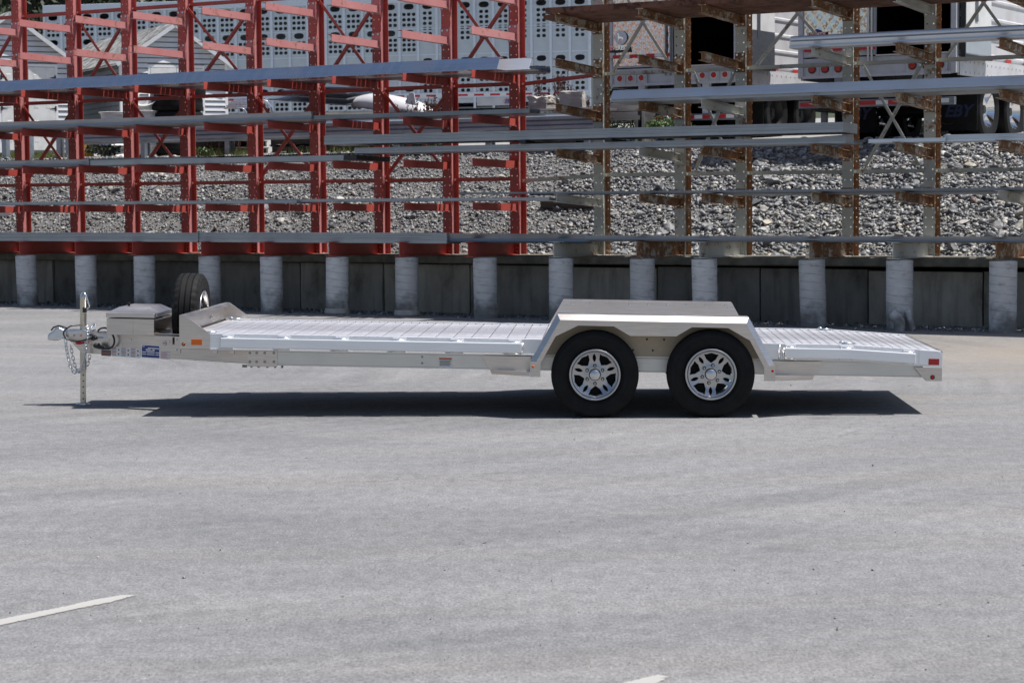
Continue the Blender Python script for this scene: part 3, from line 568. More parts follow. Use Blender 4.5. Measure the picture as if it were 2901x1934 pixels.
bar('ribbed', ux(2674, 395, .15), 20, .15, z, .24, .09, MT['alu_bright'], 'bright ribbed aluminium bar running off past the last grey post')

# ================================================================ THE TRAILER
tr = thing('flatbed_trailer', 'long unpainted aluminium tandem axle flatbed trailer parked on the asphalt', 'trailer', TM)
AL, AR, AP, AD, AW = MT['alu'], MT['alu_rail'], MT['alu_plate'], MT['alu_deck'], MT['alu_weld']
def bx(name, x0, x1, y0, y1, z0, z1, mt_, parent=tr, bevel=.003): b = MB(); b.box(x0, x1, y0, y1, z0, z1); return b.build(name, mt_, parent, bevel=bevel)
def poly(name, pts, y, t, mt_, parent=tr, bevel=.0015): b = MB(); b.ext([(x, y, z) for x, z in pts], (0, t, 0)); return b.build(name, mt_, parent, bevel=bevel)
def bolt(name, x, y, z, r, mt_, parent=tr, dy=-.008, n=8): b = MB(); b.cyl((x, y, z), (x, y+dy, z), r, n, r*.8); return b.build(name, mt_, parent)
KX, KZ, EX, EZ = 1.625, .603, 2.335, .566                     # where the deck bends down, and its rear end
def dz(x): return 0 if x <= KX else (x-KX)*(EZ-KZ)/(EX-KX)
# main beams, cross members
for s in (-1, 1):
    b = MB(); y0, y1 = sorted((s*1.0, s*.90)); b.box(-3.15, 2.20, (y0+y1)/2-.004, (y0+y1)/2+.004, .355, .46); b.box(-3.15, 2.2, y0, y1, .46, .468); b.box(-3.15, 2.2, y0, y1, .346, .355)
    y = s*1.0; b.box(-3.15, 2.2, min(y, y-s*.006), max(y, y-s*.006), .355, .46); b.build('main_beam', AL, tr, bevel=.002)
for i in range(15): x = -3.5+i*.41; bx('cross_member', x-.03, x+.03, -.9, .9, .478+dz(x), .568+dz(x), AL)
# tongue legs
LP0, LP1 = (-4.93, -.07), (-3.10, -1.0)
def legframe(s):
    p0, p1 = (LP0[0], s*-LP0[1]), (LP1[0], s*-LP1[1]); d = Vector((p1[0]-p0[0], p1[1]-p0[1], 0)).normalized(); inw = Vector((d.y, -d.x, 0))*(1 if s > 0 else -1)
    if inw.y*s > 0: inw = -inw
    M = Matrix.Identity(4)
    for i in range(3): M[i][0] = d[i]; M[i][1] = inw[i]; M[i][2] = (0, 0, 1)[i]; M[i][3] = (p0[0], p0[1], 0)[i]
    return M
LEN = math.dist(LP0, LP1)
LM = legframe(-1)
for s in (-1, 1):
    M = legframe(s); b = MB(); b.ext([(0, 0, .345), (LEN, 0, .35), (LEN, 0, .468), (.97, 0, .468), (.97, 0, .532), (0, 0, .532)], (0, .008, 0), M); b.box(0, .97, .008, .07, .522, .532, M); b.box(0, LEN, .008, .07, .345, .355, M)
    b.build('tongue_leg', AP, tr, bevel=.002)
def lp(x, y): return TLP(x, y, LP0, LP1)
def lplate(name, x0, y0, x1, y1, mt_, parent=tr, t=.0015, o=.0):
    a, zt_ = lp(x0, (y0+y1)/2)[0], lp((x0+x1)/2, y0)[1]; c, zb_ = lp(x1, (y0+y1)/2)[0], lp((x0+x1)/2, y1)[1]
    b = MB(); b.box(a, c, -t-o, -o, zb_, zt_, LM); return b.build(name, mt_, parent), (a, c, zb_, zt_)
# decals on the near leg
def zb_(X, Y, z=5.8725): return 100+X/z, 800+Y/z
def zr(X0, Y0, X1, Y1): return (*zb_(X0, Y0), *zb_(X1, Y1))
o, (a, c, z0, z1) = lplate('warning_label', *zr(1100, 1122, 1258, 1220), MT['decal_text'])
b = MB(); b.box(a+.01, c-.01, -.0022, -.0016, z0+.35*(z1-z0), z0+.5*(z1-z0), LM); b.build('label_line', MT['decal_orange'], o)
o, (a, c, z0, z1) = lplate('warning_label', *zr(1268, 1080, 1745, 1240), MT['decal_white']); w, h = c-a, z1-z0
for i in range(3):
    for j in range(2):
        xa = a+w*(.01+.335*i); za = z0+h*(.46-.44*j)
        b = MB(); b.box(xa, xa+w*.16, -.0022, -.0016, za+h*.38, za+h*.46, LM); b.build('label_heading', MT['decal_orange'], o)
        b = MB()
        for q in range(4): b.box(xa, xa+w*(.15 if q % 2 else .17), -.0022, -.0016, za+h*(.06+.075*q), za+h*(.085+.075*q), LM)
        b.cyl(LM @ Vector((xa+w*.245, -.0016, za+h*.25)), LM @ Vector((xa+w*.245, -.0022, za+h*.25)), h*.10, 8); struct(b.build('label_print', MT['decal_text'], o), 'stuff')
o, (a, c, z0, z1) = lplate('rating_plate', *zr(1765, 1040, 2075, 1258), MT['alu_rail']); w, h = c-a, z1-z0
b = MB(); b.box(a+w*.03, c-w*.03, -.0022, -.0016, z0+h*.04, z1-h*.04, LM); pl = b.build('blue_panel', MT['decal_blue'], o)
for (xa, xb, za, zb) in ((.36, .96, .72, .80), (.25, .5, .62, .69), (.6, .72, .62, .69), (.25, .72, .53, .59), (.05, .26, .40, .47), (.3, .72, .40, .47), (.77, .97, .40, .47), (.05, .26, .25, .31), (.3, .72, .25, .31), (.77, .97, .25, .31)):
    b = MB(); b.box(a+w*xa, a+w*xb, -.0028, -.0023, z0+h*za, z0+h*zb, LM); b.build('print_field', MT['decal_white'], o)
text('lettering', 'EBY', h*.16, MT['decal_white'], o, LM @ T((a+w*.12, -.0024, z1-h*.14)) @ RX(math.pi/2), .0004, .2, .0004)
o, (a, c, z0, z1) = lplate('inspection_label', *zr(2085, 1132, 2236, 1275), MT['decal_white']); b = MB()
for q in range(7): b.box(a+.006, c-.006-.012*(q % 3), -.0022, -.0016, z0+(z1-z0)*(.08+.125*q), z0+(z1-z0)*(.12+.125*q), LM)
struct(b.build('label_print', MT['decal_red'], o), 'stuff')
s_, z_ = lp(*zb_(2152, 1012)); b = MB(); b.cyl(LM @ Vector((s_, 0, z_)), LM @ Vector((s_, -.002, z_)), .021, 20); o = b.build('round_badge', MT['decal_orange'], tr)
b = MB(); b.cyl(LM @ Vector((s_, -.0021, z_)), LM @ Vector((s_, -.003, z_)), .018, 20); b.build('badge_face', MT['decal_white'], o); b = MB(); b.box(s_-.014, s_+.014, -.0036, -.0031, z_-.003, z_+.004, LM); b.build('badge_print', MT['brand_blue'], o)
o, (a, c, z0, z1) = lplate('maker_label', *zr(1045, 838, 1195, 935), MT['decal_white']); b = MB(); b.box(a+.004, c-.004, -.0022, -.0016, z1-.006, z1-.003, LM)
for q in range(4): b.box(a+.002, a+(c-a)*.6, -.0022, -.0016, z0+.003+q*.0035, z0+.0045+q*.0035, LM)
struct(b.build('label_print', MT['decal_text'], o), 'stuff')
for X, Y in ((1222, 955), (1592, 952), (1438, 1043), (2228, 988)): s_, z_ = lp(*zb_(X, Y)); b = MB(); b.cyl(LM @ Vector((s_, 0, z_)), LM @ Vector((s_, -.006, z_)), .007, 8); b.build('bolt', MT['zinc'], tr)
o, (a, c, z0, z1) = lplate('corner_bracket', 496, 953, 512, 999, AP, t=.006)
for f in (.18, .82): b = MB(); b.cyl(LM @ Vector((a+.02, -.006, z0+(z1-z0)*f)), LM @ Vector((a+.02, -.014, z0+(z1-z0)*f)), .008, 6); b.build('bolt', MT['zinc'], o)
# front gusset at the tongue tip
poly('tongue_gusset', [(-5.085, .475), (-4.93, .532), (-4.86, .532), (-4.86, .345), (-4.945, .345), (-5.03, .43)], -.085, .17, AP)
# coupler
b = MB(); cp = [(-5.262, .452), (-5.262, .492), (-5.245, .512), (-5.215, .53), (-5.19, .562), (-5.155, .566), (-5.12, .55), (-5.09, .545), (-5.09, .47), (-5.13, .468), (-5.155, .452), (-5.2, .448)]
b.ext([(x, -.05, z) for x, z in cp], (0, .1, 0)); o = b.build('coupler', MT['zinc'], tr, bevel=.014, seg=3)
b = MB(); b.box(-5.10, -4.86, -.075, .075, .455, .547); b.build('channel', MT['zinc'], o, bevel=.008)
b = MB(); b.tube([(-5.235, -.02, .535), (-5.215, -.02, .562), (-5.17, -.02, .578), (-5.12, -.02, .568), (-5.09, -.02, .555)], .007, 8); b.build('latch_lever', MT['black'], o, smooth=True)
for x in (-5.075, -5.015, -4.955): b = MB(); b.cyl((x, -.075, .50), (x, -.088, .50), .011, 6); b.build('bolt', MT['copper_bolt'], o)
# jack
jx = -4.956; gz = (TI @ Vector(TM @ Vector((jx, 0, 0)))).z
foot = 0+jx*.0226+.003                                         # height of the ground in trailer coordinates under the jack
b = MB(); b.cyl((jx, 0, .20), (jx, 0, .832), .0285, 20); jk = b.build('tongue_jack', MT['zinc_gold'], tr, smooth='auto')
b = MB(); b.box(jx-.022, jx+.022, -.022, .022, foot+.012, .36)
lg = b.build('inner_leg', MT['zinc_gold'], jk, bevel=.004)
for i in range(6): b = MB(); b.cyl((jx+.006, -.0215, foot+.05+i*.052), (jx+.006, -.0232, foot+.05+i*.052), .0065, 10); b.build('pin_hole', MT['dark_void'], jk)
b = MB(); b.cyl((jx, 0, foot), (jx, 0, foot+.012), .064, 24, .055); b.build('foot_plate', MT['zinc'], jk, bevel=.003)
b = MB(); b.cyl((jx, 0, .832), (jx, 0, .85), .030, 16, .024); b.build('cap', MT['zinc'], jk)
b = MB(); b.tube([(jx-.012, -.02, .84), (jx-.012, -.02, .862), (jx, -.02, .874), (jx+.018, -.024, .866), (jx+.033, -.03, .845), (jx+.062, -.035, .76), (jx+.060, -.035, .742), (jx+.045, -.035, .735), (jx+.03, -.035, .735)], .0065, 10); b.build('crank', MT['zinc'], jk, smooth=True)
b = MB(); b.lathe([(0, -.03), (.017, -.03), (.021, -.02), (.016, -.008), (.021, 0), (.018, .012), (0, .014)], 16, T((jx+.022, -.04, .73)) @ RX(0)); b.build('knob', MT['black'], jk, smooth=True)
# toolbox
b = MB(); b.box(-4.66, -4.43, -.38, .38, .533, .672); b.box(-4.43, -4.25, -.38, -.372, .533, .672); b.box(-4.43, -4.25, .372, .38, .533, .672); b.box(-4.43, -4.25, -.372, .372, .533, .541); b.box(-4.262, -4.25, -.372, .372, .655, .672); b.box(-4.43, -4.262, -.372, .372, .666, .672); tb = b.build('toolbox', AP, tr, bevel=.002)
b = MB(); vs = []
for (z, i) in ((.682, -.006), (.718, -.006), (.766, .085)): vs += [(-4.66+i, -.38+i, z), (-4.25-i, -.38+i, z), (-4.25-i, .38-i, z), (-4.66+i, .38-i, z)]
b.add(vs, [(0, 3, 2, 1), (8, 9, 10, 11)]+[(k*4+j, k*4+(j+1) % 4, (k+1)*4+(j+1) % 4, (k+1)*4+j) for k in (0, 1) for j in range(4)]); b.build('lid', AP, tb, bevel=.003)
b = MB(); b.lathe([(0, 0), (.012, 0), (.010, .014), (.016, .018), (.016, .03), (0, .032)], 14, T((-4.53, -.1, .766))); b.build('latch_knob', MT['black'], tb, smooth='auto')
b = MB(); b.box(-4.2435, -4.239, -.30, .30, .690, .714); b.build('hinge', MT['zinc'], tb)
for q in range(2): b = MB(); b.cyl((-4.43, -.2+.4*q, .58), (-4.422, -.2+.4*q, .58), .012, 8); b.build('bolt', MT['zinc'], tb)
bx('spare_bracket', -4.245, -3.93, -.30, .30, .533, .541, AP)
# ---- tyres and wheels
TRD = .356
def tyre_mesh(name, R_, W_, rim, blocks):
    h = W_/2; pr = [(rim-.006, -h*.80), (rim+.012, -h*.93), (rim+.03, -h*.985), (rim+.034, -h*1.02), (rim+.040, -h*1.02), (rim+.044, -h*.995), (rim+.07, -h*1.005), (rim+.073, -h*1.025), (rim+.079, -h*1.025), (rim+.082, -h*1.0), (R_-.045, -h*.985), (R_-.042, -h*1.0), (R_-.036, -h*.99), (R_-.022, -h*.90), (R_-.006, -h*.80)]
    for c in (-.44, 0, .44): pr += [(R_-.001, (c-.14)*h*1.5 if 0 else c*h-.06*h), (R_-.014, c*h-.03*h), (R_-.014, c*h+.03*h), (R_-.001, c*h+.06*h)]
    pr += [(a, -z) for a, z in reversed(pr[:15])]; k = len(pr)
    def fn(r, hh, a, i, j):
        if blocks and abs(hh) > h*.5 and r > R_-.03: return r-(.010 if i % 4 == 0 else 0)
        if r < R_-.02: return r+.0012*math.sin(a*60)*(.3 if r > R_-.06 else 0)
        return r
    b = MB(); b.lathe(pr, 128 if blocks else 72, fn=fn); me = b.mesh(name); bm = bmesh.new(); bm.from_mesh(me); bmesh.ops.recalc_face_normals(bm, faces=bm.faces)
    for f in bm.faces: f.smooth = True
    for e in bm.edges: e.smooth = e.calc_face_angle(0) < .5
    bm.to_mesh(me); bm.free(); me.materials.append(MT['rubber']); return me
RR = .2085
def rim_face(nrot):
    """alloy face: 5 pairs of spokes, D-shaped windows and narrow slots between, dished a little"""
    b = MB(); rings = [.26+.64*i/22 for i in range(23)]; ns, nw, nsp = 2, 5, 5; vs = []; cols = 0; info = []
    def wslot(r): return 0 if not (.50 < r < .84) else math.radians(6.8)*math.sin(math.pi*((r-.50)/.34)**.8)**.7*.9
    def wwin(r):
        if r < .44 or r > .855: return 0
        t = (r-.44)/.415; return math.radians(20.5)*(min(1, t*2.4)**.55)*(1-.0*t)/(1)*(.80+.2*t)
    PI5 = math.radians(72)
    def zf(r): return .030*((r-.26)/.64)**2-.012*math.sin(math.pi*(r-.26)/.64)
    grid = []
    for r in rings:
        row = []; a_s = wslot(r); a_w = wwin(r)
        for k in range(5):
            c = k*PI5+nrot; half = PI5/2
            ang = [a_s*i/ns for i in range(ns+1)]+[a_s+(half-a_w-a_s)*i/nsp for i in range(1, nsp+1)]+[half-a_w+a_w*i/nw for i in range(1, nw+1)]
            full = [-x for x in ang[:0:-1]]+ang[:-1]; row += [c+x for x in full]
        grid.append(row)
    per = len(grid[0]); half_n = ns+nsp+nw; sec = 2*half_n
    for r, row in zip(rings, grid): vs += [(r*RR*math.cos(a), r*RR*math.sin(a), -zf(r)) for a in row]
    fs = []
    for i in range(len(rings)-1):
        rm = (rings[i]+rings[i+1])/2
        for j in range(per):
            jj = (j % sec); off = min(jj+.5, sec-jj-.5) if False else abs(jj+.5-half_n)     # distance in columns from the slot centre
            if off < ns and wslot(rm) > 0 and wslot(rings[i])+wslot(rings[i+1]) > .0: continue
            if off > ns+nsp and wwin(rm) > 0: continue
            a, c = i*per+j, i*per+(j+1) % per; fs.append((a, c, c+per, a+per))
    b.add(vs, fs); return b
def make_wheel(parent, M, nrot, tyre, alloy=True):
    b = MB(); b.lathe([(RR*.985, .0), (RR*.90, .012), (RR*.87, .05), (RR*.87, .16), (RR*.96, .20)], 64); b.lathe([(RR*.985, .0), (RR*1.0, -.004), (RR*.985, -.010), (RR*.93, -.010), (RR*.895, .012)], 64)
    me = b.mesh('wheel', True); me.materials.append(MT['rim_alloy']); w = inst(me, 'wheel', parent, M)
    inst(tyre, 'tyre', w, T((0, 0, .105)))
    if alloy:
        o = rim_face(nrot).build('rim_face', MT['rim_alloy'], w, smooth=True); o.matrix_basis = T((0, 0, .030)); sd = o.modifiers.new('thick', 'SOLIDIFY'); sd.thickness = .020; sd.offset = 0
        bv = o.modifiers.new('bevel', 'BEVEL'); bv.width = .003; bv.segments = 2; bv.limit_method = 'ANGLE'; bv.angle_limit = .8
        b = MB(); b.lathe([(0, .018), (RR*.30, .018), (RR*.30, .035), (RR*.27, .05), (0, .05)], 32); b.build('hub', MT['rim_alloy'], w, smooth='auto')
        b = MB(); b.lathe([(0, -.030), (.030, -.029), (.040, -.022), (.0435, -.012), (.0435, .03)], 40); b.build('hub_cap', MT['cap_alloy'], w, smooth='auto')
        for i in range(6):
            a = i*math.pi/3+nrot*.4+.1; q = (math.cos(a)*.072, math.sin(a)*.072); b = MB(); b.cyl((q[0], q[1], .03), (q[0], q[1], .004), .0095, 6); b.cyl((q[0], q[1], .004), (q[0], q[1], -.002), .0085, 10, .003); b.build('lug_nut', MT['chrome'], w, smooth=False); b = MB(); b.cyl((q[0], q[1], .03), (q[0], q[1], .0165), .0145, 14); b.build('nut_recess_shade', MT['dark_void'], w)  # dark rings put the shade of the recesses around the nuts
        b = MB(); b.lathe([(0, .02), (.049, .02), (.049, .0145), (.044, .0145)], 32); b.build('cap_seal', MT['dark_void'], w); b = MB(); b.lathe([(0, .075), (RR*.78, .075), (RR*.78, .15)], 40); b.build('brake_drum', MT['dark_void'], w)
    else:
        b = MB(); b.lathe([(0, .05), (RR*.3, .05), (RR*.36, .035), (RR*.55, .03), (RR*.72, .05), (RR*.80, .10), (RR*.87, .12)], 48); b.build('rim_face', MT['rim_alloy'], w, smooth=True)
    return w
ty = tyre_mesh('tyre', TRD, .21, RR*.985, False); tys = tyre_mesh('tyre', TRD, .225, RR*.985, True)
WZ = .352
for sgn in (-1, 1):
    for xl, nr in ((-.468, math.radians(-93)), (.465, math.radians(90))):
        zl = WZ+.0226*xl
        M = T((xl, sgn*1.288, zl)) @ (RX(-math.pi/2) if sgn < 0 else RX(math.pi/2))
        make_wheel(tr, M, nr if sgn < 0 else nr+.4, ty)
for xl in (-.468, .465): b = MB(); b.cyl((xl, -1.15, WZ+.0226*xl), (xl, 1.15, WZ+.0226*xl), .038, 12); b.build('axle', MT['black'], tr)
spx = -4.02; make_wheel(tr, T((spx+.105, .10, .697)) @ RY(-math.pi/2) @ RX(0), 0, tys, False)
# ---- deck: planks, each a piece
PWD = .1475; pm = {}
def plank_mesh(sl):
    b = MB(); hw = PWD/2-.003; g = .0035
    pf = [(-hw, .566), (-hw, .593), (-hw+.006, .597), (-g-.004, .597), (-g, .592), (g, .592), (g+.004, .597), (hw-.012, .597), (hw-.010, .600), (hw-.004, .600), (hw, .597), (hw, .566)]
    b.ext([(x, -.995, z+x*sl) for x, z in pf], (0, 1.99, 0)); me = b.mesh('deck_plank'); bm = bmesh.new(); bm.from_mesh(me); bmesh.ops.recalc_face_normals(bm, faces=bm.faces); bm.to_mesh(me); bm.free(); me.materials.append(AD); return me
pm[0] = plank_mesh(0); pm[1] = plank_mesh((EZ-KZ)/(EX-KX)); x = -3.86+PWD/2
while x+PWD/2 < EX: inst(pm[1 if x > KX else 0], 'deck_plank', tr, T((x, 0, dz(x)))); x += PWD
# side rails
for s in (-1, 1):
    b = MB(); ya, yb = s*1.0, s*1.04
    for (xa, xb) in ((-3.89, KX), (KX, EX)):
        for (z0, z1, yi) in ((.470, .603, s*1.034), (.596, .603, ya), (.470, .478, s*.985)):
            y0, y1 = min(yi, yb), max(yi, yb)
            if yi == s*1.034: za, zb2 = .478, .596
            else: za, zb2 = z0, z1
            v = [(xx, yy, zz+dz(xx)) for xx in (xa, xb) for zz in (za, zb2) for yy in (y0, y1)]
            b.add(v, [(0, 1, 3, 2), (4, 6, 7, 5), (0, 4, 5, 1), (2, 3, 7, 6), (0, 2, 6, 4), (1, 5, 7, 3)])
    b.build('side_rail', AR, tr, bevel=.0025)
    b = MB(); b.box(-3.64, .88, s*1.04-.001 if s > 0 else -1.049, 1.049 if s > 0 else -1.039, .470, .4775); b.build('rail_foot', AR, tr)
    # rub rails with welded stake pockets
    b = MB(); y0, y1 = sorted((s*1.066, s*1.116)); b.box(-3.543, -1.072, y0, y1, .493, .573); ru = b.build('rub_rail', AR, tr, bevel=.006)
    for (a, c) in ((630, 662), (788, 823), (950, 988), (1112, 1151), (1276, 1314), (1441, 1478)):
        xa, xc = TL(a, 970, -1.04)[0], TL(c, 970, -1.04)[0]; b = MB(); y0, y1 = sorted((s*1.04, s*1.066)); b.box(xa, xc, y0, y1, .474, .592); b.build('stake_pocket', AR, ru, bevel=.003)
        for zz in (.577, .489): b = MB(); b.tube([(xa+.004, s*1.070, zz), (xc-.004, s*1.070, zz)], .007, 7); b.build('weld_bead', AW, ru, smooth=True)
    b = MB(); y0, y1 = sorted((s*1.066, s*1.116)); xs = (1.07, 1.60, 2.125); v = [(xx, yy, zz+dz(xx)*1.0) for xx in xs for zz in (.493, .573) for yy in (y0, y1)]
    b.add(v, [(0, 1, 3, 2), (8, 10, 11, 9)]+[q for k in (0, 4) for q in ((k, k+4, k+5, k+1), (k+2, k+3, k+7, k+6), (k, k+2, k+6, k+4), (k+1, k+5, k+7, k+3))]); ru = b.build('rub_rail', AR, tr, bevel=.006)
    for (a, c) in ((1.075, 1.16), (1.52, 1.63), (2.03, 2.12)):
        b = MB(); y0, y1 = sorted((s*1.04, s*1.066)); b.box(a, c, y0, y1, .474+dz(a), .592+dz(c)); b.build('stake_pocket', AR, ru, bevel=.003)
        for zz in (.577, .489): b = MB(); b.tube([(a+.004, s*1.070, zz+dz(a)), (c-.004, s*1.070, zz+dz(c))], .007, 7); b.build('weld_bead', AW, ru, smooth=True)
    for xx, z0, z1 in ((-3.548, .50, .57), (-1.066, .498, .57), (1.064, .50, .57), (1.03, .475, .595)):
        b = MB(); b.tube([(xx, s*1.062 if xx != 1.03 else s*1.042, z0), (xx, s*1.062 if xx != 1.03 else s*1.042, z1)], .008, 7); b.build('weld_bead', AW, tr, smooth=True)
    # rear corner plate and its lights
    yy = s*1.044; poly('rear_bracket', [(EX+.012, .430), (EX+.014, .322), (2.217, .32), (2.123, .43)], yy if s < 0 else yy-.006, .006, AP)
    poly('rear_corner', [(2.16, .455), (EX+.012, .432), (EX+.012, .547), (EX-.04, .567), (2.16, .572)], (yy-.004) if s < 0 else yy, .004, AR)
    o = bx('reflector', 2.235, 2.322, yy-.006 if s < 0 else yy+.004, yy-.004 if s < 0 else yy+.006, .452, .503, MT['lamp_red'], bevel=.006)
    b = MB(); b.cyl((2.272, yy, .352), (2.272, yy+s*.008, .352), .014, 16, .010); o = b.build('marker_lamp', MT['lamp_red'], tr, smooth='auto'); b = MB(); b.tube([(2.272+.0155*math.cos(t), yy+s*.002, .352+.0155*math.sin(t)) for t in [2*math.pi*i/16 for i in range(16)]], .0035, 6, True); b.build('grommet', MT['black'], o)
bx('rear_sill', EX+.001, EX+.014, -1.04, 1.04, .44, .566, AP)
# bulkhead
pn = [(-3.898, .751), (-3.853, .751), (-3.642, .603), (-3.642, .476), (-3.896, .473)]
for s in (-1, 1): poly('bulkhead_side', pn, -1.047 if s < 0 else 1.041, .006, AP)
b = MB(); b.box(-3.898, -3.892, -1.041, 1.041, .474, .7505); b.box(-3.892, -3.853, -1.041, 1.041, .7455, .7505); b.ext([(-3.853, -1.041, .7455), (-3.853, -1.041, .7505), (-3.835, -1.041, .728), (-3.838, -1.041, .726)], (0, 2.082, 0)); b.box(-3.896, -3.642, -1.049, -.95, .469, .4735); b.build('bulkhead', AP, tr, bevel=.0015)
for q in (.28, .36): b = MB(); b.cyl((-3.892, q, .66), (-3.882, q, .66), .012, 10); b.build('bolt', MT['zinc'], tr)
def z2(X, Y): return 450+X/5.2275, 760+Y/5.2275
x0, zt0 = TL(*z2(480, 1047), -1.048); x1, zb0 = TL(*z2(640, 1137), -1.048); bx('reflector', x0, x1, -1.0505, -1.0472, zb0, zt0, MT['lamp_amber'], bevel=.008)
xx, zz = TL(*z2(365, 1122), -1.048); b = MB(); b.cyl((xx, -1.047, zz), (xx, -1.056, zz), .011, 16, .008); o = b.build('marker_lamp', MT['lamp_amber'], tr, smooth='auto'); b = MB(); b.tube([(xx+.0125*math.cos(t), -1.049, zz+.0125*math.sin(t)) for t in [2*math.pi*i/16 for i in range(16)]], .003, 6, True); b.build('grommet', MT['black'], o)
for X, Y in ((423, 1038), (712, 1045), (423, 1132), (712, 1137)): xx, zz = TL(*z2(X, Y), -1.048); bolt('bolt', xx, -1.047, zz, .008, MT['zinc'])
# splice plate
x0, zt0 = TL(700.5, 994, -1.01); x1, zb0 = TL(785.7, 1037, -1.01); sp = bx('splice_plate', x0, x1, -1.012, -1.0005, zb0-.006, .4665, AP)
for X in (707.6, 727, 749.7, 775.7):
    for Y in (999.5, 1024.5): xx, zz = TL(X, Y, -1.012); b = MB(); b.cyl((xx, -1.012, zz), (xx, -1.024, zz), .0115, 10, .010); b.build('bolt', MT['bolt_steel'], sp)
for i, X in enumerate((690, 697, 713, 733, 758, 780, 800)): xx = TL(X, 1038, -.97)[0]; b = MB(); b.cyl((xx, -.985, .346), (xx, -.985, .324), .010, 6); b.build('bolt', MT['bolt_steel'], tr)
for X in (609, 657): xx = TL(X, 1000, -1.02)[0]; bx('clip', xx-.02, xx+.02, -1.03, -1.0, .435, .4685, AP)
for Y in (1010.5, 1028.5): xx, zz = TL(1196, Y, -1.0); bolt('bolt', xx, -1.0, zz, .010, MT['bolt_steel'])
x0, zt0 = TL(1243.5, 1013, -1.0); x1, zb0 = TL(1280, 1043, -1.0); o = bx('warning_label', x0, x1, -1.0022, -1.0005, zb0, zt0, MT['decal_white'], bevel=0); bx('label_heading', x0+.002, x1-.002, -1.0028, -1.0023, zt0-.014, zt0-.001, MT['decal_orange'], o, 0)
b = MB()
for q in range(6): b.box(x0+.006, x1-.006-.006*(q % 3), -1.0028, -1.0023, zt0-.025-.008*q, zt0-.021-.008*q)
struct(b.build('label_print', MT['decal_text'], o), 'stuff')
# tie-down rings on the deck
for (X, Y, yy) in ((585, 905, .93), (668, 906, .93), (2338, 936, .93), (2402, 969, -.93), (594, 938, -.93)):
    xx = TL(X, Y, yy)[0]; b = MB(); b.tube([(xx-.06, yy, .606+dz(xx)), (xx+.06, yy, .606+dz(xx))], .009, 8); b.tube([(xx-.05+.02*math.cos(t), yy, .606+dz(xx)+.014*math.sin(t)) for t in [math.pi*i/8 for i in range(9)]], .006, 6); b.build('tie_down_ring', MT['zinc'], tr, smooth=True)
